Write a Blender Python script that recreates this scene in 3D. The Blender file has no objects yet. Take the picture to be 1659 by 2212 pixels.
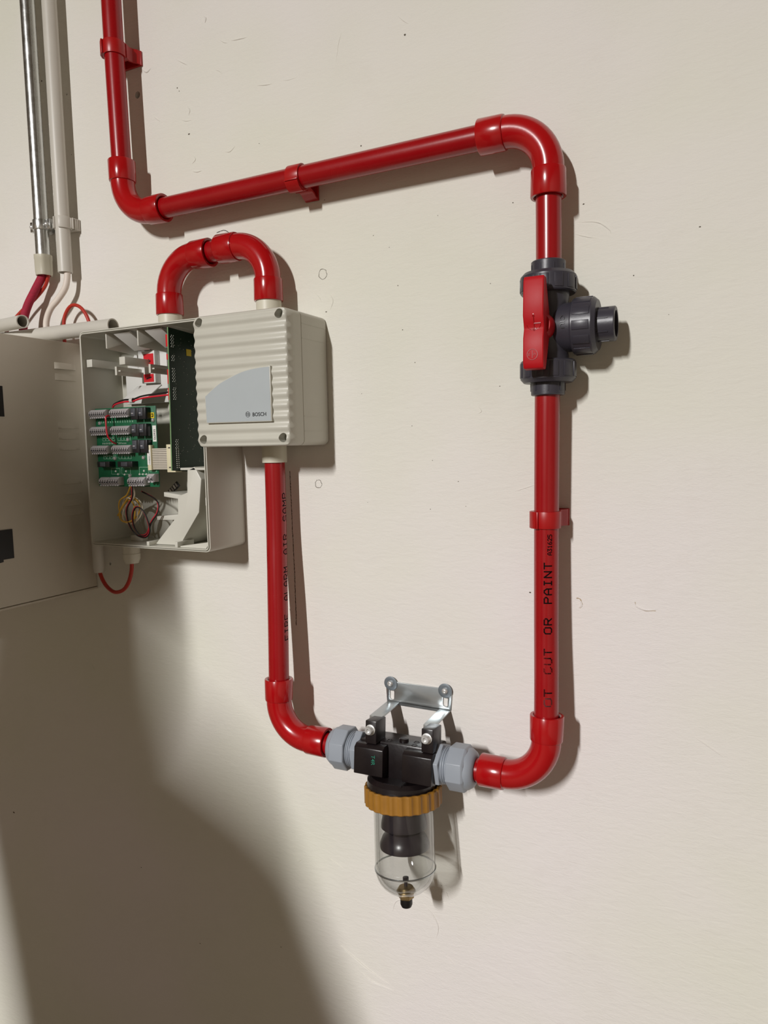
import bpy, bmesh, math, random
from mathutils import Vector, Matrix, Euler
random.seed(11)
PI = math.pi
SC = bpy.context.scene
COL = SC.collection

# ------------------------------------------------------------------ camera
# world: wall face is y = 0, x runs right along the wall, z up, the room is at y < 0
cd = bpy.data.cameras.new('camera'); cam = bpy.data.objects.new('camera', cd); COL.objects.link(cam)
cd.sensor_fit = 'HORIZONTAL'; cd.sensor_width = 36.0
cd.lens = 1534.0 / 1659.0 * 36.0
cd.clip_start = 0.02; cd.clip_end = 30
RIGHT = Vector((0.89777835, 0.44003447, -0.01907094))
DOWN = Vector((0.02500464, -0.09414913, -0.99524405))
FWD = Vector((-0.4397372, 0.89303169, -0.09552796))
mw = Matrix((RIGHT, -DOWN, -FWD)).transposed().to_4x4()
mw.translation = (0, -0.758, 0)
cam.matrix_world = mw
SC.camera = cam

# ------------------------------------------------------------------ world, light, exposure
w = bpy.data.worlds.new('world'); SC.world = w; w.use_nodes = True
w.node_tree.nodes['Background'].inputs[0].default_value = (0.9, 0.95, 1, 1)
w.node_tree.nodes['Background'].inputs[1].default_value = 0.0
SC.view_settings.view_transform = 'Standard'
SC.view_settings.look = 'None'
SC.view_settings.gamma = 1.0
SC.view_settings.use_curve_mapping = False
SC.view_settings.exposure = 0.0
LAMP_POWER = 224.0
LAMP_COLOR = (1.0, 0.98, 0.965)
LAMP = (-0.75, -3.5, 1.30)
LAMP_TILT = math.radians(10)

# ------------------------------------------------------------------ helpers
def lin(c):
    return tuple((v / 12.92 if v <= 0.04045 else ((v + 0.055) / 1.055) ** 2.4) for v in (c[0] / 255., c[1] / 255., c[2] / 255.)) + (1,)

MATS = {}
def mat(name, rgb, rough=0.5, metal=0.0, var=0.04, nscale=60.0, bump=0.0, bscale=300.0, spec=0.5, rvar=0.06, coat=0.0):
    """principled material; colour, roughness and fine relief vary with procedural noise"""
    m = bpy.data.materials.new(name); m.use_nodes = True
    nt = m.node_tree; b = nt.nodes['Principled BSDF']
    tc = nt.nodes.new('ShaderNodeTexCoord')
    n = nt.nodes.new('ShaderNodeTexNoise'); n.inputs['Scale'].default_value = nscale; n.inputs['Detail'].default_value = 3
    nt.links.new(tc.outputs['Object'], n.inputs['Vector'])
    r = nt.nodes.new('ShaderNodeMix'); r.data_type = 'RGBA'
    base = lin(rgb)
    lo = tuple(max(0, v * (1 - var)) for v in base[:3]) + (1,)
    hi = tuple(min(1, v * (1 + var)) for v in base[:3]) + (1,)
    r.inputs[6].default_value = lo; r.inputs[7].default_value = hi
    nt.links.new(n.outputs['Fac'], r.inputs[0]); nt.links.new(r.outputs[2], b.inputs['Base Color'])
    mr = nt.nodes.new('ShaderNodeMapRange')
    mr.inputs[3].default_value = max(0.02, rough - rvar); mr.inputs[4].default_value = min(1, rough + rvar)
    nt.links.new(n.outputs['Fac'], mr.inputs[0]); nt.links.new(mr.outputs[0], b.inputs['Roughness'])
    b.inputs['Metallic'].default_value = metal
    b.inputs['Specular IOR Level'].default_value = spec
    b.inputs['Coat Weight'].default_value = coat
    if bump > 0:
        n2 = nt.nodes.new('ShaderNodeTexNoise'); n2.inputs['Scale'].default_value = bscale; n2.inputs['Detail'].default_value = 4
        nt.links.new(tc.outputs['Object'], n2.inputs['Vector'])
        bp = nt.nodes.new('ShaderNodeBump'); bp.inputs['Strength'].default_value = bump; bp.inputs['Distance'].default_value = 0.001
        nt.links.new(n2.outputs['Fac'], bp.inputs['Height']); nt.links.new(bp.outputs['Normal'], b.inputs['Normal'])
    MATS[name] = m
    return m

ORG = {}
class MB:
    """collects geometry in millimetres as (x, h, z): h is the distance off the wall"""
    def __init__(s): s.v = []; s.f = []
    def add(s, vs, fs):
        o = len(s.v); s.v += [Vector(p) for p in vs]; s.f += [tuple(i + o for i in f) for f in fs]; return s
    def box(s, x0, x1, h0, h1, z0, z1):
        return s.add([(x0, h0, z0), (x1, h0, z0), (x1, h1, z0), (x0, h1, z0), (x0, h0, z1), (x1, h0, z1), (x1, h1, z1), (x0, h1, z1)],
                     [(0, 1, 2, 3), (4, 7, 6, 5), (0, 4, 5, 1), (1, 5, 6, 2), (2, 6, 7, 3), (3, 7, 4, 0)])
    def prism(s, base, vec):
        n = len(base); vec = Vector(vec); b = [Vector(p) for p in base]
        return s.add(b + [p + vec for p in b], [tuple(range(n)), tuple(range(2 * n - 1, n - 1, -1))] + [(i, (i + 1) % n, n + (i + 1) % n, n + i) for i in range(n)])
    def prism_xz(s, poly, h0, h1): return s.prism([(x, h0, z) for x, z in poly], (0, h1 - h0, 0))
    def prism_xh(s, poly, z0, z1): return s.prism([(x, h, z0) for x, h in poly], (0, 0, z1 - z0))
    def prism_hz(s, poly, x0, x1): return s.prism([(x0, h, z) for h, z in poly], (x1 - x0, 0, 0))
    def loft(s, rings, closed_ring=True, caps=True):
        o = len(s.v); n = len(rings[0])
        for r in rings: s.v += [Vector(p) for p in r]
        for k in range(len(rings) - 1):
            for i in range(n if closed_ring else n - 1):
                j = (i + 1) % n
                s.f.append((o + k * n + i, o + k * n + j, o + (k + 1) * n + j, o + (k + 1) * n + i))
        if caps:
            s.f.append(tuple(o + i for i in range(n))[::-1]); s.f.append(tuple(o + (len(rings) - 1) * n + i for i in range(n)))
        return s
    def tube(s, path, r, seg=20, caps=True):
        P = [Vector(p) for p in path]; n = len(P)
        R = r if isinstance(r, (list, tuple)) else [r] * n
        T = []
        for i in range(n):
            a = P[max(0, i - 1)]; b = P[min(n - 1, i + 1)]; T.append((b - a).normalized())
        u = T[0].orthogonal().normalized(); rings = []
        for i in range(n):
            if i:
                q = T[i - 1].rotation_difference(T[i]); u = (q @ u).normalized()
            v = T[i].cross(u).normalized()
            rings.append([P[i] + R[i] * (math.cos(2 * PI * k / seg) * u + math.sin(2 * PI * k / seg) * v) for k in range(seg)])
        return s.loft(rings, True, caps)
    def lathe(s, o, axis, prof, seg=40, closed=True, rf=None, start=0.0):
        o = Vector(o); a = Vector(axis).normalized(); u = a.orthogonal().normalized(); v = a.cross(u)
        n = len(prof); base = len(s.v)
        for k in range(seg):
            th = start + 2 * PI * k / seg; d = math.cos(th) * u + math.sin(th) * v; m = rf(th) if rf else 1.0
            for (r, t) in prof: s.v.append(o + a * t + d * (r * m))
        for k in range(seg):
            k2 = (k + 1) % seg
            for i in range(n if closed else n - 1):
                j = (i + 1) % n
                s.f.append((base + k * n + i, base + k * n + j, base + k2 * n + j, base + k2 * n + i))
        return s
    def xf(s, m):
        s.v = [m @ p for p in s.v]; return s
    def build(s, name, m, parent=None, bevel=0.0, bseg=2, ang=35, weld=0.0004, kind=None, local=False):
        me = bpy.data.meshes.new(name)
        org = Vector((0, 0, 0)) if (parent is None or local) else ORG.get(parent.name, Vector((0, 0, 0)))
        me.from_pydata([((p[0] - org[0]) * .001, -(p[1] - org[1]) * .001, (p[2] - org[2]) * .001) for p in s.v], [], s.f)
        bm = bmesh.new(); bm.from_mesh(me)
        if weld: bmesh.ops.remove_doubles(bm, verts=bm.verts, dist=weld * .001 * 10)
        bmesh.ops.dissolve_degenerate(bm, edges=bm.edges, dist=1e-7)
        bmesh.ops.recalc_face_normals(bm, faces=bm.faces)
        if bevel > 0:
            es = [e for e in bm.edges if len(e.link_faces) == 2 and e.calc_face_angle(0) > math.radians(32)]
            bmesh.ops.bevel(bm, geom=es, offset=bevel * .001, segments=bseg, profile=0.5, affect='EDGES', clamp_overlap=True)
        bm.to_mesh(me); bm.free()
        for p in me.polygons: p.use_smooth = True
        me.set_sharp_from_angle(angle=math.radians(ang))
        me.materials.append(m)
        ob = bpy.data.objects.new(name, me); COL.objects.link(ob)
        if parent is not None: ob.parent = parent; ORG[ob.name] = org
        if kind: ob['kind'] = kind
        return ob

def thing(name, label, cat, at=(0, 0, 0), group=None, rot=None):
    o = bpy.data.objects.new(name, None); COL.objects.link(o)
    o.empty_display_size = 0.02
    o.location = (at[0] * .001, -at[1] * .001, at[2] * .001)
    if rot: o.rotation_euler = rot
    o['label'] = label; o['category'] = cat
    if group: o['group'] = group
    ORG[o.name] = Vector(at)
    return o
def tag(o, label, cat, group=None):
    o['label'] = label; o['category'] = cat
    if group: o['group'] = group
    return o
def struct(o): o['kind'] = 'structure'; return o
def recentre(o, at):
    """move a top-level mesh's origin to at (mm) without moving the mesh"""
    d = Vector((at[0] * .001, -at[1] * .001, at[2] * .001))
    o.data.transform(Matrix.Translation(-d)); o.location = d; return o
def copy_tree(o, parent=None):
    c = o.copy(); COL.objects.link(c); c.parent = parent
    for ch in list(o.children): copy_tree(ch, c)
    return c
def spline(pts, n=10):
    P = [Vector(p) for p in pts]; P = [P[0] * 2 - P[1]] + P + [P[-1] * 2 - P[-2]]; out = []
    for i in range(1, len(P) - 2):
        for k in range(n):
            t = k / n; a, b, c, d = P[i - 1], P[i], P[i + 1], P[i + 2]
            out.append(0.5 * ((2 * b) + (c - a) * t + (2 * a - 5 * b + 4 * c - d) * t * t + (3 * b - a - 3 * c + d) * t ** 3))
    out.append(P[-2]); return out
def rrect(x0, x1, z0, z1, r, n=6):
    out = []
    for cx, cz, a0 in ((x1 - r, z1 - r, 0), (x0 + r, z1 - r, 90), (x0 + r, z0 + r, 180), (x1 - r, z0 + r, 270)):
        for k in range(n + 1):
            a = math.radians(a0 + 90 * k / n); out.append((cx + r * math.cos(a), cz + r * math.sin(a)))
    return out
def circle(cx, cz, r, n=16): return [(cx + r * math.cos(2 * PI * k / n), cz + r * math.sin(2 * PI * k / n)) for k in range(n)]
def plate(mb, outer, holes, h0, h1):
    """flat plate in the x-z plane with holes, between h0 and h1"""
    bm = bmesh.new(); es = []
    for loop in [outer] + holes:
        vs = [bm.verts.new((x, 0, z)) for x, z in loop]
        es += [bm.edges.new((vs[i], vs[(i + 1) % len(vs)])) for i in range(len(vs))]
    bmesh.ops.triangle_fill(bm, edges=es, use_beauty=True)
    bm.verts.index_update(); bm.verts.ensure_lookup_table()
    vs = [v.co.copy() for v in bm.verts]; fs = [tuple(v.index for v in f.verts) for f in bm.faces]
    n = len(vs); o = len(mb.v)
    mb.v += [Vector((p.x, h0, p.z)) for p in vs] + [Vector((p.x, h1, p.z)) for p in vs]
    mb.f += [tuple(o + i for i in f) for f in fs] + [tuple(o + n + i for i in f[::-1]) for f in fs]
    for e in bm.edges:
        if len(e.link_faces) == 1:
            a, b = e.verts[0].index, e.verts[1].index; mb.f.append((o + a, o + b, o + n + b, o + n + a))
    bm.free(); return mb
def text2d(body, size, bold=0.0, space=1.0):
    """triangulated outline of a line of text as 2-D points, left aligned on y = 0"""
    cu = bpy.data.curves.new('txt', 'FONT'); cu.body = body; cu.size = size; cu.offset = bold; cu.space_character = space
    cu.resolution_u = 3
    ob = bpy.data.objects.new('txt', cu); COL.objects.link(ob)
    bpy.context.view_layer.update()
    dg = bpy.context.evaluated_depsgraph_get(); ev = ob.evaluated_get(dg); me = ev.to_mesh()
    vs = [(v.co.x, v.co.y) for v in me.vertices]; fs = [tuple(p.vertices) for p in me.polygons]
    ev.to_mesh_clear(); bpy.data.objects.remove(ob); bpy.data.curves.remove(cu)
    return vs, fs
STROKES = {  # single-stroke lettering of an ink-jet date coder, on a 4 x 6 grid
 'A': [[(0, 0), (0, 4), (1.3, 6), (2.7, 6), (4, 4), (4, 0)], [(0, 2.6), (4, 2.6)]], 'I': [[(0.8, 0), (3.2, 0)], [(2, 0), (2, 6)], [(0.8, 6), (3.2, 6)]],
 'R': [[(0, 0), (0, 6), (3, 6), (4, 5), (4, 4), (3, 3), (0, 3)], [(2, 3), (4, 0)]], 'P': [[(0, 0), (0, 6), (3, 6), (4, 5), (4, 4), (3, 3), (0, 3)]],
 'N': [[(0, 0), (0, 6), (4, 0), (4, 6)]], 'T': [[(2, 0), (2, 6)], [(0, 6), (4, 6)]], 'C': [[(4, 1), (3, 0), (1, 0), (0, 1), (0, 5), (1, 6), (3, 6), (4, 5)]],
 'U': [[(0, 6), (0, 1), (1, 0), (3, 0), (4, 1), (4, 6)]], 'O': [[(1, 0), (0, 1), (0, 5), (1, 6), (3, 6), (4, 5), (4, 1), (3, 0), (1, 0)]],
 'F': [[(0, 0), (0, 6), (4, 6)], [(0, 3), (3, 3)]], 'E': [[(4, 0), (0, 0), (0, 6), (4, 6)], [(0, 3), (3, 3)]], 'L': [[(0, 6), (0, 0), (4, 0)]],
 'M': [[(0, 0), (0, 6), (2, 3), (4, 6), (4, 0)]], 'S': [[(0, 1), (1, 0), (3, 0), (4, 1), (4, 2), (3, 3), (1, 3), (0, 4), (0, 5), (1, 6), (3, 6), (4, 5)]],
 '1': [[(1, 5), (2, 6), (2, 0)], [(1, 0), (3, 0)]], '2': [[(0, 5), (1, 6), (3, 6), (4, 5), (4, 4), (0, 0), (4, 0)]], '3': [[(0, 6), (4, 6), (2, 3.6), (4, 2), (4, 1), (3, 0), (1, 0), (0, 1)]],
 '5': [[(4, 6), (0, 6), (0, 3.4), (3, 3.4), (4, 2.4), (4, 1), (3, 0), (0, 0)]], '6': [[(3, 6), (1, 5), (0, 3), (0, 1), (1, 0), (3, 0), (4, 1), (4, 2), (3, 3), (0, 3)]]}
def strokes2d(body, height, length, wdt):
    """stroke letters laid along +u over the given length, v up: list of short quads (finely cut so they can wrap)"""
    quads = []; n = len(body); adv = length / (n * 6 - 2); sv = height / 6.0
    for i, ch in enumerate(body):
        for line in STROKES.get(ch, []):
            for a, b in zip(line[:-1], line[1:]):
                A = Vector(((i * 6 + a[0]) * adv, a[1] * sv)); B = Vector(((i * 6 + b[0]) * adv, b[1] * sv))
                d = B - A; L = d.length; d.normalize(); nrm = Vector((-d.y, d.x)) * wdt / 2; A = A - d * wdt * .4; B = B + d * wdt * .4
                k = max(1, int(L / 1.2))
                for j in range(k):
                    p = A.lerp(B, j / k); q = A.lerp(B, (j + 1) / k); quads.append((p + nrm, p - nrm, q - nrm, q + nrm))
    return quads

# ------------------------------------------------------------------ materials
def wall_material():
    m = bpy.data.materials.new('painted plaster'); m.use_nodes = True; nt = m.node_tree; b = nt.nodes['Principled BSDF']
    tc = nt.nodes.new('ShaderNodeTexCoord')
    def noise(scale, det=4, rough=.55, vec=None, dist=0.0):
        n = nt.nodes.new('ShaderNodeTexNoise'); n.inputs['Scale'].default_value = scale; n.inputs['Detail'].default_value = det
        n.inputs['Roughness'].default_value = rough; n.inputs['Distortion'].default_value = dist
        nt.links.new(vec or tc.outputs['Object'], n.inputs['Vector']); return n
    mp = nt.nodes.new('ShaderNodeMapping'); mp.inputs['Scale'].default_value = (1, 1, 3.2); mp.inputs['Rotation'].default_value = (0, .15, 0)
    nt.links.new(tc.outputs['Object'], mp.inputs['Vector'])
    tint = noise(2.2, 3); ramp = nt.nodes.new('ShaderNodeValToRGB')
    ramp.color_ramp.elements[0].position = .38; ramp.color_ramp.elements[0].color = lin((220, 219, 206))
    ramp.color_ramp.elements[1].position = .66; ramp.color_ramp.elements[1].color = lin((226, 221, 218))
    nt.links.new(tint.outputs['Fac'], ramp.inputs[0])
    dirt = noise(11, 6, .65); dr = nt.nodes.new('ShaderNodeMapRange'); dr.inputs[1].default_value = .58; dr.inputs[2].default_value = .85; dr.inputs[3].default_value = 0; dr.inputs[4].default_value = .16
    nt.links.new(dirt.outputs['Fac'], dr.inputs[0])
    mx = nt.nodes.new('ShaderNodeMix'); mx.data_type = 'RGBA'; nt.links.new(dr.outputs[0], mx.inputs[0]); nt.links.new(ramp.outputs[0], mx.inputs[6]); mx.inputs[7].default_value = lin((196, 188, 172))
    nt.links.new(mx.outputs[2], b.inputs['Base Color']); b.inputs['Roughness'].default_value = .75; b.inputs['Specular IOR Level'].default_value = .25
    fine = noise(260, 5, .6, mp.outputs[0]); mid = noise(60, 4, .55, mp.outputs[0], .6); big = noise(9, 3, .5, None, .3)
    patch = noise(5, 2); pr = nt.nodes.new('ShaderNodeMapRange'); pr.inputs[1].default_value = .4; pr.inputs[2].default_value = .65; pr.inputs[3].default_value = .25; pr.inputs[4].default_value = 1.0
    nt.links.new(patch.outputs['Fac'], pr.inputs[0])
    m1 = nt.nodes.new('ShaderNodeMath'); m1.operation = 'MULTIPLY'; nt.links.new(fine.outputs['Fac'], m1.inputs[0]); nt.links.new(pr.outputs[0], m1.inputs[1])
    m2 = nt.nodes.new('ShaderNodeMath'); m2.operation = 'MULTIPLY_ADD'; nt.links.new(mid.outputs['Fac'], m2.inputs[0]); m2.inputs[1].default_value = 1.2; nt.links.new(m1.outputs[0], m2.inputs[2])
    m3 = nt.nodes.new('ShaderNodeMath'); m3.operation = 'MULTIPLY_ADD'; nt.links.new(big.outputs['Fac'], m3.inputs[0]); m3.inputs[1].default_value = 5.0; nt.links.new(m2.outputs[0], m3.inputs[2])
    bp = nt.nodes.new('ShaderNodeBump'); bp.inputs['Strength'].default_value = .38; bp.inputs['Distance'].default_value = .0011
    nt.links.new(m3.outputs[0], bp.inputs['Height']); nt.links.new(bp.outputs['Normal'], b.inputs['Normal'])
    return m
M_WALL = wall_material()
M_ROOM = mat('room paint', (116, 102, 84), .8, var=.03, nscale=3, bump=.1, bscale=60)
M_ROOM2 = mat('pale room paint', (158, 149, 136), .8, var=.03, nscale=3, bump=.1, bscale=60)
M_FLOOR = mat('screed floor', (80, 68, 54), .7, var=.15, nscale=6, bump=.2, bscale=40)
M_CEIL = mat('ceiling paint', (132, 122, 104), .85, var=.03, nscale=4, bump=.1, bscale=80)
M_RED = mat('red pipe plastic', (150, 4, 13), .27, var=.05, nscale=25, bump=.03, bscale=120, rvar=.05, coat=.15)
M_FIT = mat('red fitting plastic', (166, 9, 15), .22, var=.05, nscale=25, bump=.03, bscale=90, rvar=.05, coat=.3)
M_CLIP = mat('red clip plastic', (166, 14, 16), .36, var=.06, nscale=50)
M_HANDLE = mat('red lever plastic', (176, 8, 20), .5, var=.04, nscale=40, bump=.03, spec=.3)
M_INK = mat('black ink', (10, 6, 6), .7, var=.2, nscale=300, spec=.08)
M_INKFADE = mat('faded ink', (70, 12, 14), .5, var=.2, nscale=300)
M_ZINC = mat('galvanised steel', (204, 205, 203), .28, 1.0, var=.14, nscale=90, bump=.08, bscale=200, rvar=.09)
M_BRACKET = mat('zinc plated sheet', (190, 196, 198), .34, 1.0, var=.04, nscale=40, bump=.02, bscale=100, rvar=.04)
M_SCREW = mat('steel screw', (222, 222, 220), .38, .75, var=.1, nscale=200)
M_WASHER = mat('grey washer', (128, 136, 142), .45, .6, var=.05, nscale=200)
M_PVC = mat('grey conduit', (198, 194, 184), .42, var=.04, nscale=40)
M_CAP = mat('conduit bushing', (192, 187, 169), .38, var=.04, nscale=60)
M_WHITECABLE = mat('white cable jacket', (222, 211, 200), .5, var=.03, nscale=60)
M_REDCABLE = mat('red cable jacket', (176, 44, 28), .45, var=.08, nscale=60)
M_BRAID = mat('red braided sleeve', (158, 22, 52), .75, var=.28, nscale=260, bump=.6, bscale=900)
M_PANEL = mat('panel grey paint', (196, 189, 174), .5, var=.03, nscale=30, bump=.06, bscale=700)
M_BLACK = mat('black plastic', (14, 12, 12), .45, var=.2, nscale=80)
M_BOX = mat('light grey housing', (192, 190, 178), .42, var=.025, nscale=40, bump=.05, bscale=900)
M_RIB = mat('moulded rib grey', (200, 198, 187), .4, var=.025, nscale=40)
M_BADGE = mat('badge foil', (170, 177, 179), .4, var=.02, nscale=50)
M_PRINT = mat('black print', (14, 14, 16), .5, var=.1, nscale=200)
M_SOCK = mat('pale pipe socket', (204, 200, 182), .4, var=.03, nscale=40)
M_GLAND = mat('white gland', (206, 203, 188), .42, var=.03, nscale=50)
M_VALVE = mat('dark grey upvc', (56, 54, 62), .36, var=.08, nscale=50, bump=.05, bscale=500)
M_BORE = mat('dark bore', (30, 29, 34), .4, var=.1, nscale=60)
M_FILTER = mat('black anodised head', (25, 19, 20), .33, var=.18, nscale=60, bump=.08, bscale=300)
M_FGLAND = mat('grey cable gland', (150, 157, 166), .4, var=.03, nscale=50)
M_GOLD = mat('ochre locking ring', (150, 104, 34), .45, var=.14, nscale=70, bump=.1, bscale=400)
M_BAFFLE = mat('dark baffle', (46, 40, 46), .3, var=.15, nscale=60)
M_BRASS = mat('dull brass', (150, 128, 88), .35, .8, var=.15, nscale=100)
M_GREEN = mat('green ink', (30, 120, 96), .5, var=.1, nscale=200)
M_PCB = mat('green circuit board', (16, 92, 58), .42, var=.22, nscale=120, bump=.05, bscale=600)
M_PCB_SHADED = mat('shaded green circuit board', (5, 40, 24), .45, var=.25, nscale=130)  # board green darkened to carry the shade on its face
M_PCBEDGE = mat('lit board edge', (112, 146, 100), .5, var=.1, nscale=200)  # paler front edge, the light on it put into the colour
M_TERM = mat('terminal grey', (172, 168, 168), .5, var=.06, nscale=200)
M_TERMSLOT = mat('terminal slot', (38, 34, 36), .6, var=.1, nscale=200)
M_RELAY = mat('relay black', (28, 28, 30), .35, var=.12, nscale=120)
M_RELAYTOP = mat('relay cover', (70, 72, 78), .4, var=.15, nscale=300)
M_SILK = mat('silkscreen', (176, 208, 186), .5, var=.1, nscale=200)
M_SOLDER = mat('solder', (222, 222, 214), .4, .3, var=.1, nscale=400)
M_STICKER = mat('white sticker', (228, 226, 220), .5, var=.02, nscale=100)
M_YELLOW = mat('yellow sticker', (226, 196, 28), .5, var=.05, nscale=100)
M_CREAM = mat('cream connector', (212, 204, 172), .45, var=.04, nscale=80)
M_RIBBON = mat('ribbon cable', (190, 182, 168), .5, var=.05, nscale=300)
M_WHITE = mat('white moulding', (212, 211, 206), .4, var=.02, nscale=40)
M_REDLABEL = mat('red label', (200, 24, 36), .42, var=.05, nscale=60)
M_BLUE = mat('blue trimmer', (26, 66, 196), .4, var=.06, nscale=100)
M_WRED = mat('red wire', (206, 34, 52), .4, var=.05, nscale=200)
M_WBLACK = mat('black wire', (26, 22, 22), .4, var=.1, nscale=200)
M_WYEL = mat('yellow wire', (214, 168, 60), .4, var=.08, nscale=200)
M_WWHITE = mat('white wire', (226, 218, 196), .4, var=.04, nscale=200)
M_TIE = mat('clear tie', (196, 192, 188), .35, var=.04, nscale=200)
M_PENCIL = mat('pencil graphite', (60, 54, 48), .8, var=.3, nscale=900)
M_SPECK = mat('dirt speck', (92, 84, 72), .85, var=.3, nscale=900)
M_CRACK = mat('chipped plaster', (178, 160, 136), .9, var=.2, nscale=500)
M_JACKET = mat('dark jacket', (52, 50, 54), .9, var=.15, nscale=40)
def bowl_material():
    m = bpy.data.materials.new('clear bowl plastic'); m.use_nodes = True; nt = m.node_tree
    nt.nodes.remove(nt.nodes['Principled BSDF']); out = nt.nodes['Material Output']
    t = nt.nodes.new('ShaderNodeBsdfTransparent'); g = nt.nodes.new('ShaderNodeBsdfGlossy'); g.inputs['Roughness'].default_value = .06
    tc = nt.nodes.new('ShaderNodeTexCoord'); n = nt.nodes.new('ShaderNodeTexNoise'); n.inputs['Scale'].default_value = 30
    nt.links.new(tc.outputs['Object'], n.inputs['Vector'])
    cr = nt.nodes.new('ShaderNodeMix'); cr.data_type = 'RGBA'; cr.inputs[6].default_value = (.90, .905, .90, 1); cr.inputs[7].default_value = (.95, .955, .95, 1)
    nt.links.new(n.outputs['Fac'], cr.inputs[0]); nt.links.new(cr.outputs[2], t.inputs['Color'])
    fr = nt.nodes.new('ShaderNodeLayerWeight'); fr.inputs['Blend'].default_value = .5   # facing term: reflective at glancing angles
    pw = nt.nodes.new('ShaderNodeMath'); pw.operation = 'POWER'; pw.inputs[1].default_value = 3.0; nt.links.new(fr.outputs['Facing'], pw.inputs[0])
    ma = nt.nodes.new('ShaderNodeMath'); ma.operation = 'MULTIPLY_ADD'; ma.inputs[1].default_value = .85; ma.inputs[2].default_value = .05; nt.links.new(pw.outputs[0], ma.inputs[0])
    mx = nt.nodes.new('ShaderNodeMixShader'); nt.links.new(ma.outputs[0], mx.inputs[0]); nt.links.new(t.outputs[0], mx.inputs[1]); nt.links.new(g.outputs[0], mx.inputs[2])
    nt.links.new(mx.outputs[0], out.inputs['Surface']); return m
M_BOWL = bowl_material()

# ------------------------------------------------------------------ the room
X0, X1, HB, Z0, Z1 = -2600., 1700., 5200., -1400., 1450.
mb = MB()
plate(mb, [(X0, Z0), (X1, Z0), (X1, Z1), (X0, Z1)], [[(x, z) for x, z in circle(-729.9, 472.2, 4.6, 14)], circle(-829.5, -170.2, 2.2, 10), circle(-862.7, 502.3, 1.2, 8)], 0, -90)
wall = struct(mb.build('wall_back', M_WALL, None))
struct(MB().box(X0 - 100, X0, -90, HB, Z0, Z1).build('wall_left', M_ROOM))
struct(MB().box(X1, X1 + 100, -90, HB, Z0, Z1).build('wall_right', M_ROOM2))
struct(MB().box(X0 - 100, X1 + 100, HB, HB + 100, Z0, Z1).build('wall_front', M_ROOM))
struct(MB().box(X0 - 100, X1 + 100, -90, HB + 100, Z0 - 100, Z0).build('floor', M_FLOOR))
struct(MB().box(X0 - 100, X1 + 100, -90, HB + 100, Z1, Z1 + 100).build('ceiling', M_CEIL))
# marks on the wall
def ribbon_on_wall(pts, width, h=.12, jitter=0.0):
    mb = MB(); L = []; R = []
    for i, (x, z) in enumerate(pts):
        a = Vector(pts[max(0, i - 1)]); b = Vector(pts[min(len(pts) - 1, i + 1)]); d = (b - a).normalized(); n = Vector((-d.y, d.x))
        wd = width * (.6 + .8 * random.random()) / 2; j = (random.random() - .5) * jitter
        L.append((x + n.x * (wd + j), z + n.y * (wd + j))); R.append((x - n.x * (wd - j), z - n.y * (wd - j)))
    for i in range(len(pts) - 1):
        mb.add([(L[i][0], h, L[i][1]), (R[i][0], h, R[i][1]), (R[i + 1][0], h, R[i + 1][1]), (L[i + 1][0], h, L[i + 1][1])], [(0, 1, 2, 3)])
    return mb
def dense(pts, n): return [(p.x, p.z) for p in spline([(x, 0, z) for x, z in pts], n)]
pen = dense([(-505.5, -32.4), (-504.8, -69), (-504, -122.5), (-503, -170.6), (-503, -232)], 40)
ribbon_on_wall(pen, .9, jitter=.5).build('pencil_line', M_PENCIL, wall)
ribbon_on_wall(dense([(-606.5, 275.4), (-597.4, 276.8), (-592.2, 276.2), (-587.2, 273.2)], 8), .8, jitter=.3).build('pencil_tick', M_PENCIL, wall)
for (cx, cz, r) in ((-449.4, 204.9, 5.6), (-463.5, -48, 4.6)):
    pts = [(cx + (r + random.uniform(-.7, .7)) * math.cos(a * PI / 9), cz + (r * 1.1 + random.uniform(-.7, .7)) * math.sin(a * PI / 9)) for a in range(19)]
    ribbon_on_wall(pts, .55, jitter=.3).build('filler_plug_rim', M_SPECK, wall)
def ridge(mb, pts, r):
    P = spline([(x, r * .1, z) for x, z in pts], 6); n = len(P)
    mb.tube(P, [max(.05, r * math.sin(PI * (i + .3) / (n - .4))) for i in range(n)], 6)
mb = MB()
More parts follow.
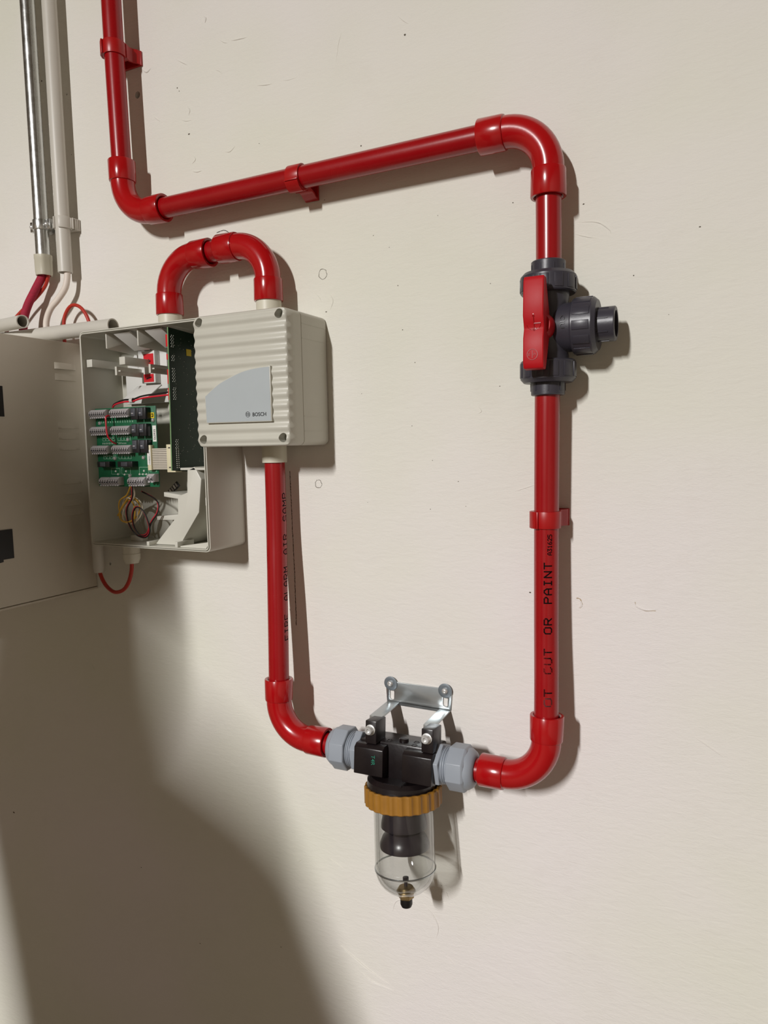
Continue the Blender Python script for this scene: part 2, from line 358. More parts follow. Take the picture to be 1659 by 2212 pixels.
for pts, r in (([(-147, 220), (-128.6, 217.3), (-117.3, 209), (-115, 203.7)], .7), ([(-151.4, 209.3), (-140, 205), (-128.4, 201.5)], .5), ([(-88, -166), (-85.6, -171.5), (-77, -174.5), (-68, -174)], .8),
               ([(-146, -170), (-142, -171), (-141, -176), (-144, -178)], .9), ([(-612.6, 541), (-610, 537), (-611.5, 532)], 1.2), ([(-660, 500), (-650, 494), (-642, 489)], .8),
               ([(-590, 507), (-583, 502), (-578, 500)], .7), ([(-572, 501), (-560, 500), (-548, 499)], .8), ([(-535, 440), (-524, 438), (-514, 437)], .7), ([(-498, 437), (-490, 436), (-478, 436)], .35),
               ([(-598, 473), (-592, 470), (-588, 466)], .5), ([(-705, 440), (-697, 434), (-692, 430)], .7), ([(-646, 440), (-642, 434), (-644, 428)], .9), ([(-655, 424), (-648, 422), (-640, 421)], .6),
               ([(-640, 378), (-636, 372), (-642, 367)], .7), ([(-642, 358), (-634, 356), (-626, 356)], .8), ([(-588, 372), (-580, 371), (-572, 376)], .6), ([(-416, 470), (-420, 460), (-424, 440)], .35),
               ([(-30, -300), (-16, -308), (0, -318)], .7), ([(-215, -55), (-200, -50), (-188, -46)], .45), ([(-330, -565), (-318, -575), (-310, -590), (-313, -606)], .9), ([(-372, -588), (-366, -572), (-348, -565), (-332, -572)], .8),
               ([(-455, -655), (-430, -668), (-405, -680), (-375, -690)], 1.4), ([(-420, -685), (-400, -694), (-372, -695)], 1.0), ([(-462, -540), (-452, -545), (-442, -548)], .7), ([(-300, -540), (-296, -548)], .8), ([(-300, -625), (-290, -632)], .8),
               ([(-520, -548), (-512, -556), (-506, -552)], .6), ([(-395, -430), (-398, -440)], .6), ([(-520, -205), (-512, -212), (-506, -222)], .6), ([(-255, 40), (-251, 34), (-255, 31)], .5), ([(-440, 180), (-436, 172), (-440, 162)], .6),
               ([(-462, 185), (-455, 178), (-452, 172)], .4), ([(-720, 503), (-712, 497), (-704, 500)], 1.1), ([(-345, 470), (-338, 463), (-332, 458)], .6), ([(-880, -330), (-876, -338)], .8), ([(-520, -820), (-508, -835), (-500, -850)], .8)):
    ridge(mb, pts, r)
mb.build('trowel_mark', M_WALL, wall, kind='stuff')
mb = MB()
for (x, z, r) in ((-336.2, 447.9, 1.6), (-660.9, 465.5, 1.3), (-658, 461, 1.0), (-645, 405, 1.8), (-393.6, 341.9, 1.1), (-535.2, 372, .8), (-444.1, 290, .7), (-278.8, -44, 1.0), (-313.2, -76.3, .8), (-196.5, -165.4, 1.4),
                  (-191.4, -172.8, .8), (-33.9, 198.9, 1.0), (-93, 161, .9), (-1090, -615.6, 3), (-911.7, 531.7, 1.6), (-925.9, 329.7, .9), (-456.9, 113.3, 1.6), (-380, 240, .7), (-360, 224, .6), (-300, 250, .6), (-350, 180, .8),
                  (-240, 170, .7), (-230, 60, .7), (-310, -20, .7), (-270, -72, .6), (-215, 250, .9), (-400, 60, .6), (-330, 92, .8), (-160, 248, 1), (-142, 237, 1.2), (-60, 120, .5), (-780, 560, .6), (-742, 330, .9), (-446, 160, 1.4),
                  (-860, 420, .7), (-420, -400, .9), (-335, 20, .7), (-345, 130, .9), (-395, -70, .6), (-800, -640, 1.2), (-690, -730, 1), (-545, -690, 1.2), (-305, -535, .9)):
    ang = random.random() * 3; e = random.uniform(.5, 1)
    mb.add([(x + r * math.cos(a * PI / 4 + ang) * random.uniform(.6, 1), .1, z + r * e * math.sin(a * PI / 4 + ang) * random.uniform(.6, 1.1)) for a in range(8)], [tuple(range(8))])
mb.build('dirt_speck', M_SPECK, wall, kind='stuff')
ribbon_on_wall(dense([(-146.5, -167.5), (-142.5, -168.5), (-140.6, -173.5), (-143, -178)], 5), 1.2, jitter=.6).build('plaster_chip', M_CRACK, wall)
ribbon_on_wall(dense([(-87, -167), (-85.6, -171.5), (-78, -175), (-67, -174.5)], 5), .8, jitter=.4).build('plaster_chip', M_CRACK, wall)

# ceiling lamp behind the viewer: a long LED batten running away from the wall
lx, lh, lz = LAMP[0] * 1000, -LAMP[1] * 1000, LAMP[2] * 1000
lamp = thing('ceiling_lamp', 'long white LED batten lamp hanging from the ceiling behind the viewer', 'lamp', (lx, lh, lz + 12), rot=(LAMP_TILT, 0, 0))
MB().box(-45, 45, -470, 470, 8, 44).build('lamp_body', M_WHITE, lamp, bevel=4, local=True)
dm = bpy.data.materials.new('lamp diffuser'); dm.use_nodes = True
dn = dm.node_tree.nodes['Principled BSDF']; dn.inputs['Emission Color'].default_value = LAMP_COLOR + (1,); dn.inputs['Emission Strength'].default_value = 3.0; dn.inputs['Base Color'].default_value = (.9, .9, .88, 1)
MB().box(-32, 32, -460, 460, 0, 8.5).build('diffuser', dm, lamp, bevel=2, local=True)
for hy in (-380, 380):
    zt = (Z1 - (lz + 12)) + hy * math.tan(LAMP_TILT)
    MB().tube([(0, hy, 40), (0, hy, 60), (0, hy + 10, zt + 12)], 3, 8).build('suspension_wire', M_SCREW, lamp, local=True)
ld = bpy.data.lights.new('lamp_light', 'AREA'); ld.shape = 'RECTANGLE'; ld.size = .06; ld.size_y = .9; ld.energy = LAMP_POWER; ld.color = LAMP_COLOR
lo = bpy.data.objects.new('lamp_light', ld); COL.objects.link(lo); lo.location = LAMP; lo.rotation_euler = (LAMP_TILT, 0, 0)

# ------------------------------------------------------------------ fire panel at the left
panel = thing('control_panel', 'deep grey metal control panel cabinet at the left edge with slotted side', 'control panel', (-1060, 0, -209))
PX = -858.
MB().box(PX - 400, PX, 0.5, 164, -205.5, 152.7).build('cabinet_body', M_PANEL, panel, bevel=1.0)
door = MB().box(PX - 400, PX, 165.2, 222, -208.5, 152.7).build('cabinet_door', M_PANEL, panel, bevel=1.6)
MB().lathe((PX - 380, 222, -28), (0, 1, 0), [(0, 0), (10, 0), (10, 2.4), (8.6, 3.4), (4, 3.4), (4, 1.6), (0, 1.6)], 24, closed=False).build('key_lock', M_SCREW, door)
MB().box(PX - 400, PX + .6, 0.5, 164, -209, -206.3).build('bottom_lip', M_PANEL, panel, bevel=.5)
louver0 = None
for z in (113.5, 98, 82, 66, 30, 15, -.5, -49.3, -63.8, -81, -95):
    if z in (82, 66): continue
    d = 3.6 if z > 110 else (1.2 if z > 90 else .55)
    ring = lambda h, s: [(PX, h, z), (PX + d * s, h, z + .4), (PX + d * s * .75, h, z + 4), (PX, h, z + 9.5)]
    MB().loft([ring(17.5, .05), ring(21, .8), ring(26, 1), ring(45, 1), ring(50, .8), ring(53, .05)]).build('louvre', M_PANEL, panel)
for z1, z0 in ((84.5, 45), (-103, -142)):
    hg = MB().prism_hz([(135.4, z1), (168, z1), (168, z0 - 5), (151, z0 - 3), (151, z0), (135.4, z0)], PX - .5, PX + 1.2).build('hinge', M_BLACK, panel)
    for zz in (z0 + 9, z1 - 12):
        MB().lathe((PX + 1.2, 160, zz), (1, 0, 0), [(0, 0), (1.6, 0), (1.6, .5), (0, .6)], 10, closed=False).build('rivet', M_SCREW, hg)

# ------------------------------------------------------------------ conduits at upper left
c1 = thing('steel_conduit', 'shiny galvanised steel conduit running down the wall at the far left', 'conduit', (-909.5, 18, 280))
MB().lathe((-909.5, 18, 262), (0, 0, 1), [(8.6, 0), (9.9, 0), (9.9, 560), (8.6, 560)], 28).build('tube', M_ZINC, c1)
capp = MB()
rf = lambda th: 1.0 + .035 * math.cos(6 * th)
capp.lathe((-909.5, 18, 253.5), (0, 0, 1), [(9.2, 0), (11.4, 0), (12.1, 5), (12.3, 22), (12.6, 22.6), (12.6, 28.5), (10, 29), (9.95, 20)], 36, rf=rf)
capp.build('end_bushing', M_CAP, c1)
c2 = thing('plastic_conduit', 'pale grey plastic conduit beside the steel one, open at its lower end', 'conduit', (-863.5, 20, 252))
MB().lathe((-863.5, 20, 252), (0, 0, 1), [(8.3, 0), (9.9, 0), (9.9, 570), (8.3, 570)], 28).build('tube', M_PVC, c2)
# steel saddle clamp on the steel conduit
k = thing('pipe_clamp', 'two-part steel clamp with domed bolts round the steel conduit', 'clamp', (-909.5, 0, 324))
MB().lathe((-909.5, 18, 317), (0, 0, 1), [(10.0, 0), (11.6, 0), (11.6, 14), (10.0, 14)], 30).build('band', M_ZINC, k, bevel=.3)
for s in (-1, 1):
    MB().box(-909.5 + s * 10.5 - (0 if s > 0 else 10), -909.5 + s * 10.5 + (10 if s > 0 else 0), 15.2, 17.4, 317, 331).build('ear', M_ZINC, k, bevel=.4)
    MB().box(-909.5 + s * 10.5 - (0 if s > 0 else 10), -909.5 + s * 10.5 + (10 if s > 0 else 0), 18.2, 20.4, 317, 331).build('ear', M_ZINC, k, bevel=.4)
    MB().lathe((-909.5 + s * 15.5, 20.3, 323.5), (0, 1, 0), [(0, 0), (3.4, 0), (3.4, 1.4), (2.6, 3.0), (1.2, 3.9), (0, 4.1)], 16, closed=False).build('bolt_head', M_SCREW, k)
    MB().lathe((-909.5 + s * 15.5, 11.2, 323.5), (0, 1, 0), [(0, 0), (3.2, 0), (3.2, 4), (0, 4)], 6, closed=False).build('nut', M_ZINC, k)
MB().lathe((-909.5, 0.2, 324), (0, 1, 0), [(0, 0), (9, 0), (9, 1.6), (4, 2.2), (3.6, 7), (0, 7)], 20, closed=False).build('base_plate', M_ZINC, k)
# grey plastic clip on the plastic conduit
k = thing('conduit_clip', 'pale grey plastic clip with ribbed side holding the plastic conduit', 'clip', (-863.5, 0, 320))
arc = [(-863.5 + 12.2 * math.sin(a), 20 + 12.2 * math.cos(a)) for a in [math.radians(q) for q in range(20, 151, 10)]]
arc2 = [(-863.5 + 10.1 * math.sin(a), 20 + 10.1 * math.cos(a)) for a in [math.radians(q) for q in range(150, 19, -10)]]
MB().prism_xh(arc + arc2, 312, 328).build('right_jaw', M_PVC, k, bevel=.3)
MB().prism_xh([(2 * -863.5 - x, h) for x, h in arc + arc2], 312, 328).build('left_jaw', M_PVC, k, bevel=.3)
MB().box(-877, -850, 0.2, 9.6, 312, 328).build('base', M_PVC, k, bevel=.6)
for i in range(4): MB().box(-851.2, -849.4, 1.6 + i * 3.6, 3.4 + i * 3.6, 312.4, 327.6).build('grip_rib', M_PVC, k, bevel=.3)
MB().box(-858, -850.6, 8, 17, 313, 327).build('latch', M_PVC, k, bevel=.5)

# cables and loose tubes on top of the panel
def cable(name, pts, r, m, label, cat='cable', seg=12, n=8, group=None):
    P = spline(pts, n)
    o = MB().tube(P, r, seg).build(name, m); recentre(o, P[0]); tag(o, label, cat, group); return o
cable('braided_cable', [(-909.5, 18, 276), (-911, 18.5, 262), (-914, 19, 252), (-926, 22, 234), (-938, 26, 214), (-944, 29, 196), (-946, 31, 176), (-946, 32, 153.5)], [5.4] * 15 + [5.9] * 42, M_BRAID, 'thick crimson braided cable coming out of the steel conduit')
cable('red_cable', [(-903.8, 16, 262), (-904, 16, 252), (-915, 15, 238), (-938, 15, 223), (-960, 18, 210), (-985, 22, 190), (-1000, 24, 168), (-1003, 24, 154)], 2.5, M_REDCABLE, 'thin red cable curving away leftwards behind the crimson braided cable')
cable('white_cable', [(-859.5, 20, 275), (-859.5, 20, 258), (-860.5, 20, 244), (-865, 21, 230), (-878, 23, 216), (-892, 25, 204), (-901, 26, 188), (-903, 26, 170), (-903, 26, 153.5)], 4.4, M_WHITECABLE, 'white cable curving out of the open plastic conduit')
cable('red_cable', [(-877, 17, 153.5), (-877, 17, 176), (-873, 17.5, 192), (-863, 18, 203), (-852, 18.5, 206), (-840, 18.5, 202), (-830, 18.5, 192), (-824, 18, 178), (-821.5, 18, 160), (-821, 20, 120)], 2.5, M_REDCABLE, 'thin red cable looping up in an arch above the panel')
tb = thing('conduit_offcut', 'long pale grey plastic tube lying across the top of the panel', 'conduit', (-1000, 38, 155.5))
MB().lathe((-1250, 38, 165.6), (1, 0, 0), [(8.4, 0), (10, 0), (10, 493), (8.4, 493)], 32).build('tube', M_PVC, tb)
tb = thing('conduit_offcut', 'short grey plastic tube end pointing right at the left edge', 'conduit', (-930, 60, 170))
dv = Vector((-1, -.22, .03)).normalized()
MB().lathe((-905, 62, 181.6), dv, [(7.7, 0), (9.2, 0), (9.2, 330), (7.7, 330)], 32).build('tube', M_PVC, tb)
# sleeve between panel and detector and the red loop below
sl = thing('conduit_sleeve', 'vertical pale grey tube in the gap left of the open detector', 'conduit', (-822, 28, -178))
MB().lathe((-822, 28, -177.5), (0, 0, 1), [(5.6, 0), (7.0, 0), (7.9, 6), (7.9, 285), (6.5, 285), (6.0, 6)], 26).build('tube', M_PVC, sl)
cable('red_cable', [(-821.5, 28, -120), (-821.5, 28, -165), (-819.5, 28.6, -178), (-812, 30, -190), (-800, 32, -199), (-785, 34, -203), (-768, 35.5, -198), (-757, 36, -187), (-750.5, 36, -172), (-748.5, 36, -158), (-748, 36, -140)], 2.7, M_REDCABLE, 'thin red cable hanging in a U below the open detector')

# ------------------------------------------------------------------ open detector housing
BX0, BX1, BZ0, BZ1, BD = -785., -578.6, -130., 155.5, 72.
det = thing('smoke_detector', 'open grey aspirating detector box with circuit boards inside', 'detector', (-682, 0, -130))
loops = []
for off, h in ((0, .6), (0, 71), (1.2, 71.2), (1.2, 69), (2.2, 69), (2.2, 72), (3.6, 72), (3.6, 4), (60, 4)):
    r = max(1.0, 7 - off * .8)
    if off == 60: break
    loops.append([(x, h, z) for x, z in rrect(BX0 + off, BX1 - off, BZ0 + off, BZ1 - off, r, 5)])
shell = MB(); shell.loft(loops, True, True).build('housing_shell', M_BOX, det, ang=30)
# ribs on the inside of the top wall, posts, tabs
for x, zb in ((-742, 130.5), (-686.5, 130.0)):
    MB().prism_hz([(4.2, 151.7), (66, 151.7), (66, zb + 1), (64, zb), (4.2, zb - 3)], x - .9, x + .9).build('partition_rib', M_RIB, det, bevel=.3)
for x in (-716, -662):
    MB().prism([(x - 14, 62, 150.5), (x + 13, 62, 151.5), (x + 11, 24, 133), (x - 5, 36, 131), ], (0, 2.2, -1.5)).build('sloped_tab', M_WHITE, det, bevel=.3)
for (x, z, sx, sz, hf) in ((-774.8, 114.4, 5, 5, 66), (-715.5, 114, 5, 5, 66), (-727.3, 101.6, 1.6, 5.5, 66), (-668.7, 101, 1.6, 5.5, 66)):
    if sx > 2:
        MB().box(x - sx, x + sx, 4.2, hf, z - sz, z + sz).build('mounting_post', M_RIB, det, bevel=.4)
    else:
        q = MB().box(x - sx, x + sx, 4.2, hf, z - sz, z + sz)
        q.box(x - sx, x + 5, 4.2, hf - 3, z - .8, z + .8)
        q.build('mounting_post', M_RIB, det)
for (x, hgt) in ((-682, 11), (-634, 14)):
    MB().box(x - 2.2, x + 2.2, 40, 71, BZ0 + 3.7, BZ0 + 3.7 + hgt * .5).build('lid_catch', M_RIB, det, bevel=.4)
MB().prism_xz([(-640, BZ0 + 3.7), (-590, BZ0 + 3.7), (-584, BZ0 + 12)], 62, 66).build('lid_catch', M_RIB, det)
MB().box(-744, -722, 30, 40, BZ0 + 3.7, BZ0 + 11).build('foot_block', M_RIB, det, bevel=.6)
MB().box(-584.5, -582.3, 60, 70, -72, -62).build('side_clip', M_WHITE, det, bevel=.3)
# air duct at lower right
dpoly = [(-610, -24), (-622, -28), (-624, -57), (-640, -62), (-641, -86), (-682, -126), (-640, -126), (-606, -82), (-600, -40)]
MB().prism_xz(dpoly, 4.2, 58).build('air_duct', M_RIB, det, bevel=1.2)
MB().prism_xz([(-676, -58), (-641, -62), (-641, -68), (-676, -64)], 4.2, 44).build('duct_flange', M_RIB, det, bevel=.5)
MB().prism_xz([(-700, -92), (-641, -86), (-641, -95), (-700, -97)], 4.2, 34).build('duct_flange', M_RIB, det, bevel=.5)
MB().box(-633.4, -583, 20, 58, -28.5, -25.5).build('duct_flange', M_RIB, det, bevel=.4)
MB().lathe((-676, 4.2, -105), (0, 1, 0), [(0, 0), (13, 0), (13, 9), (10, 13), (0, 14)], 26, closed=False).build('blower_boss', M_RIB, det)
bar = MB().prism_xz([(-690, -58), (-674, -45), (-669, -51), (-685, -64)], 20, 21.6).build('barcode_plate', M_RELAY, det)
for i in range(4):
    t0 = .1 + i * .22; a = Vector((-690, -58)).lerp(Vector((-674, -45)), t0); b = a + Vector((2.2, 1.8)); n = Vector((4.0, -4.8))
    MB().prism_xz([tuple(a + n * .1), tuple(b + n * .1), tuple(b + n), tuple(a + n)], 21.6, 21.8).build('barcode_bar', M_TERM if i % 2 else M_STICKER, bar)
# back plate coloured white where it is lit, with red-labelled module behind the posts
sm = MB().prism_xz([(-766, 62), (-766, 106), (-744, 134), (-690, 134), (-690, 62)], 4.2, 12).build('lit_back_plate', M_WHITE, det, bevel=.8)
MB().box(-726, -702, 12, 22, 88, 131).build('module_block', M_WHITE, sm, bevel=.6)
MB().box(-721, -703.5, 22, 22.5, 110, 127).build('red_label', M_REDLABEL, sm)
MB().box(-722, -704.5, 22, 22.5, 89.5, 100).build('red_label', M_REDLABEL, sm)
MB().prism_xz([(-716, 117), (-712, 120), (-708, 117), (-712, 114.5)], 22.5, 22.8).build('label_mark', M_PRINT, sm)
MB().prism_xz([(-717, 93), (-708, 95), (-708, 96.5), (-717, 95)], 22.5, 22.8).build('label_mark', M_PRINT, sm)
MB().prism([(-733, 22, 84), (-690, 22, 84), (-700, 40, 66), (-742, 40, 66)], (0, 1.6, 1.2)).build('sloped_cover', M_WHITE, sm, bevel=.5)
# terminal board
TB = thing('terminal_board', 'green circuit board with rows of grey terminal blocks inside the open detector', 'circuit board', (-727, 53.6, 0))
MB().box(-781, -672.5, 53.6, 55.2, -50.5, 54.8).build('board_plate', M_PCB, TB, bevel=.2)
def term_block(x0, x1, zt, hgt, ways, hb=55.2, ht=66.5):
    z0 = zt - hgt; mb = MB()
    mb.prism_hz([(hb, zt), (ht - 4, zt), (ht, zt - 3.2), (ht, z0 + 3.0), (ht - 3.2, z0 + 1.2), (ht - 3.2, z0), (hb, z0)], x0, x1)
    b = mb.build('terminal_block', M_TERM, TB, bevel=.3)
    pitch = (x1 - x0) / ways; sl = MB(); lv = MB()
    for i in range(ways):
        xc = x0 + pitch * (i + .5)
        sl.box(xc - pitch * .34, xc + pitch * .3, ht - .5, ht + .08, zt - 7.6, zt - 3.4)
        lv.box(xc - pitch * .1, xc + pitch * .3, ht - .1, ht + 1.0, zt - 5.6, zt - 3.6)
        sl.box(xc + pitch * .36, xc + pitch * .46, ht - .2, ht + .08, z0 + 1.6, zt - 3)
        lv.box(xc - pitch * .36, xc + pitch * .30, ht - 3.4, ht - 1.6, z0 - .8, z0 + .9)
    sl.build('wire_slot', M_TERMSLOT, b, kind='stuff'); lv.build('push_lever', M_STICKER if False else M_TERM, b, kind='stuff')
    return b
for zt in (52.8, 30.2, 4.9):
    term_block(-781.3, -752, zt, 10.8, 8); term_block(-743.5, -711.5, zt, 10.8, 8)
term_block(-769.5, -752.5, -37.8, 11, 4); term_block(-751.5, -734.5, -37.4, 11, 4)
term_block(-717.5, -701.5, -37.6, 11, 4); term_block(-700.5, -688.5, -37.2, 11, 3); term_block(-683.5, -672.5, -33, 10.5, 2)
def relay(x0, x1, z0, z1, ht=65, top=True):
    r = MB().box(x0, x1, 55.2, ht, z0, z1).build('relay', M_RELAY, TB, bevel=.6)
    MB().box(x0 + .6, x0 + (x1 - x0) * .62, ht, ht + .5, z0 + (z1 - z0) * .3, z1 - .8).build('relay_cover', M_RELAYTOP, r, bevel=.2)
    MB().box(x0 + 1.4, x0 + (x1 - x0) * .4, ht + .5, ht + .6, z0 + (z1 - z0) * .5, z0 + (z1 - z0) * .56).build('marking', M_TERM, r)
for z1, z0 in ((53, 37.5), (32, 16), (11.3, -5.6)):
    relay(-706.5, -694, z0, z1); relay(-693, -681, z0, z1)
for x0, x1 in ((-771, -748.5), (-733.5, -707.5)):
    r = MB().box(x0, x1, 55.2, 66, -24, -16.6).build('relay', M_RELAY, TB, bevel=.5)
    MB().box(x0 + (x1 - x0) * .25, x0 + (x1 - x0) * .68, 66, 66.5, -23, -17.4).build('relay_cover', M_RELAYTOP, r, bevel=.2)
    MB().box(x0 - 2.2, x0 + .5, 55.2, 63, -22.5, -18).build('relay_foot', M_RELAY, r)
for x, z in ((-723, 12.1), (-748.5, -12.8), (-697, -12.1), (-722.8, -36), (-773, 35), (-677.3, 36.3)):
    s = MB().lathe((x, 55.2, z), (0, 1, 0), [(0, 0), (2.7, 0), (2.6, 1.2), (1.6, 2.4), (0, 2.7)], 16, closed=False).build('board_screw', M_SCREW, TB)
    MB().box(x - 1.3, x + 1.3, 57.55, 57.95, z - .25, z + .25).build('screw_slot', M_TERMSLOT, s)
st = MB().box(-679.4, -673.2, 55.2, 55.5, 8.6, 29.4).build('part_sticker', M_STICKER, TB)
def flat_text(body, size, x, z, h, m, parent, rot=0, bold=.0, mirror=False, name='lettering', space=1.0):
    vs, fs = text2d(body, size, bold, space); mb = MB(); c, s_ = math.cos(rot), math.sin(rot)
    mb.add([(x + u * c - v * s_, h, z + u * s_ + v * c) for u, v in vs], fs)
    return mb.build(name, m, parent, weld=0)
flat_text('E63935', 4.6, -674.5, 11, 55.6, M_PRINT, st, rot=PI / 2, bold=.06)
ys = MB().box(-681.4, -675.4, 55.2, 55.5, 39.2, 46.2).build('warning_sticker', M_YELLOW, TB)
MB().box(-680.2, -676.6, 55.5, 55.65, 40.4, 45).build('hand_symbol', M_PRINT, ys)
MB().prism_xz([(-679.4, 41.2), (-677.6, 42.6), (-678.4, 44.2), (-679.6, 43)], 55.65, 55.75).build('hand_symbol', M_YELLOW, ys)
rc = MB().box(-684.2, -678, 55.2, 62, -28.5, 4.2).build('ribbon_header', M_CREAM, TB, bevel=.4)
MB().box(-684.0, -678.3, 62, 62.3, -21.5, -2).build('part_sticker', M_STICKER, rc)
flat_text('U5508838 2-13', 2.6, -679.6, -21, 62.4, M_PRINT, rc, rot=PI / 2, bold=.03)
sk = MB()
def frame2(x0, x1, z0, z1, t=.3):
    sk.box(x0, x1, 55.2, 55.27, z0, z0 + t); sk.box(x0, x1, 55.2, 55.27, z1 - t, z1); sk.box(x0, x0 + t, 55.2, 55.27, z0, z1); sk.box(x1 - t, x1, 55.2, 55.27, z0, z1)
for zz in (36.5, 35.2):
    for i in range(14): sk.box(-772 + i * 4.4, -770 + i * 4.4, 55.2, 55.27, zz, zz + .5)
for zz in (14.0, -10.5):
    for i in range(4):
        frame2(-770 + i * 5.8, -764.4 + i * 5.8, zz - 3, zz + 2.2)
        sk.box(-768.6 + i * 5.8, -766 + i * 5.8, 55.2, 55.27, zz, zz + .6)
    for i in range(4): frame2(-742 + i * 5.8, -736.4 + i * 5.8, zz - 3, zz + 2.2)
frame2(-757, -741, -34, -26); frame2(-738, -722, -34, -25); frame2(-706, -690, -34, -24.5); frame2(-688, -676, -31, -25)
for i in range(12): sk.box(-770 + i * 3, -769 + i * 3, 55.2, 55.27, 8.4, 9.0)
sk.build('silkscreen', M_SILK, TB, kind='stuff')
so = MB()
for i in range(8): so.lathe((-770 + i * 3, 55.2, 7.2), (0, 1, 0), [(0, 0), (.9, 0), (0, .8)], 6, closed=False)
for i in range(5): so.lathe((-740 + i * 3, 55.2, 7.2), (0, 1, 0), [(0, 0), (.9, 0), (0, .8)], 6, closed=False)
for x, z in ((-749, -30), (-730, -30), (-698, -29.5), (-745, -34), (-733, -34.5), (-706, -34), (-700, -34), (-694, -34)): so.lathe((x, 55.2, z), (0, 1, 0), [(0, 0), (1.5, 0), (1.0, .8), (0, 1)], 8, closed=False)
so.build('solder_pad', M_SOLDER, TB, kind='stuff')
# main board, standing at right angles to the wall
MBX = -635.
mbd = thing('main_board', 'tall shaded green circuit board standing edge-on in the open detector', 'circuit board', (MBX, 9, 58))
MB().prism_hz([(9, 146), (67, 149.5), (71.5, -28.5), (9.5, -33)], MBX - .8, MBX + .8).build('board_plate', M_PCB_SHADED, mbd)
MB().prism_hz([(67, 149.5), (67.12, 149.5), (71.62, -28.5), (71.5, -28.5)], MBX - .8, MBX + .8).build('board_edge', M_PCBEDGE, mbd)
for z1, z0 in ((141, 126), (117, 110), (98, 80), (75, 60), (10, -2)):
    MB().box(MBX - 4.8, MBX - .8, 56, 66.5, z0, z1).build('red_connector', M_REDLABEL, mbd, bevel=.3)
sp = MB()
for zc, n in ((134, 8), (113, 4), (92, 9), (69, 8), (6, 6)):
    for i in range(n):
        for j in range(2): sp.lathe((MBX + .8, 63 - j * 3.2 - (i % 2) * 1.2, zc + (i - n / 2) * 2.0), (1, 0, 0), [(0, 0), (.62, 0), (.3, .6), (0, .7)], 6, closed=False)
for i in range(10):
    for j in range(2): sp.lathe((MBX + .8, 62.5 - j * 3.6, -25 + i * 2.6), (1, 0, 0), [(0, 0), (.9, 0), (.4, .7), (0, .8)], 6, closed=False)
rnd = random.Random(5)
for i in range(70): sp.lathe((MBX + .8, rnd.uniform(12, 60), rnd.uniform(-26, 138)), (1, 0, 0), [(0, 0), (.45, 0), (0, .3)], 5, closed=False)
sp.build('solder_joint', M_SOLDER, mbd, kind='stuff')
MB().box(MBX + .8, MBX + 1.1, 27, 36, 117.5, 126).build('warning_sticker', M_YELLOW, mbd)
cc = MB().box(MBX - 14.5, MBX - .8, 52, 64, -31, 4.5).build('ribbon_socket', M_CREAM, mbd, bevel=.5)
for zz in (-24, 1): MB().box(MBX - 11, MBX - 8, 64, 64.3, zz - 1.5, zz).build('socket_notch', M_TERMSLOT, cc)
MB().box(MBX - 9, MBX - 5, 64, 64.5, -16, -11).build('socket_key', M_CREAM, cc)
MB().box(MBX - 5.5, MBX - .8, 44, 52, 40, 48).build('trimmer', M_BLUE, mbd, bevel=.3)
MB().box(MBX - 9, MBX - .8, 40, 54, 49, 62).build('wire_header', M_TERM, mbd, bevel=.4)
MB().prism_hz([(38, 40), (50, 44), (50, 22), (44, 18)], MBX - 9, MBX - 6).build('support_tab', M_WHITE, mbd, bevel=.3)
# ribbon between the boards
rb = MB()
for i in range(12):
    z = -26.5 + i * 2.3
    P = spline([(-679, 58.5, z), (-672, 60, z), (-662, 59.5, z), (-649.5, 58, z)], 4)
    rb.loft([[(p.x, p.y - .5, p.z - 1.0), (p.x, p.y + .5, p.z - .8), (p.x, p.y + .5, p.z + .8), (p.x, p.y - .5, p.z + 1.0)] for p in P])
rbo = tag(recentre(rb.build('ribbon_cable', M_RIBBON), (-664, 59, -14)), 'flat grey ribbon cable joining the two circuit boards', 'ribbon cable')
# glands and pipe stub on the housing
gl = MB().lathe((-748, 36, -130.2), (0, 0, -1), [(3, 0), (13, 0), (13, 2.4), (11.8, 2.8), (11.8, 14), (12.4, 14.5), (12, 22), (9.5, 28), (3, 28.4)], 6 * 6, rf=lambda th: 1 + .03 * math.cos(6 * th)).build('cable_gland', M_GLAND, det)
MB().lathe((-700, 30, 155.6), (0, 0, 1), [(0, 0), (15, 0), (14.5, 2.4), (10, 3.6), (0, 3.8)], 24, closed=False).build('blanking_plug', M_WHITE, det)
MB().lathe((-660, 34, 155.2), (0, 0, 1), [(12.7, 0), (15.2, 0), (15.2, 17), (12.7, 17)], 30).build('pipe_socket', M_SOCK, det)

# loose wires inside the detector
def wire(name, pts, r, m, label, n=8): return cable(name, pts, r, m, label, 'wire', 8, n)
wire('power_wire', [(-757, 47, 53), (-752, 50, 57.5), (-744, 52, 60), (-728, 54, 62), (-712, 55, 62), (-700, 55, 64.5), (-686, 55, 66), (-670, 53, 67), (-655, 50, 68), (-644, 48, 68)], 1.15, M_WRED, 'red wire running along the top of the green terminal board')
wire('power_wire', [(-758, 46, 53.5), (-752, 50, 59), (-742, 52, 62.2), (-728, 54, 64.5), (-712, 55, 64.5), (-698, 55, 67.5), (-684, 55, 69), (-669, 53, 70), (-655, 50, 71.5), (-644, 48, 72)], 1.15, M_WBLACK, 'black wire running along the top of the green terminal board')
tie = thing('cable_tie', 'clear tie bundling the red and black wires above the terminal board', 'cable tie', (-714, 55, 63))
MB().lathe((-716, 54.6, 63.2), (1, 0, 0), [(2.4, 0), (3.3, 0), (3.3, 5), (2.4, 5)], 14).build('loop', M_TIE, tie)
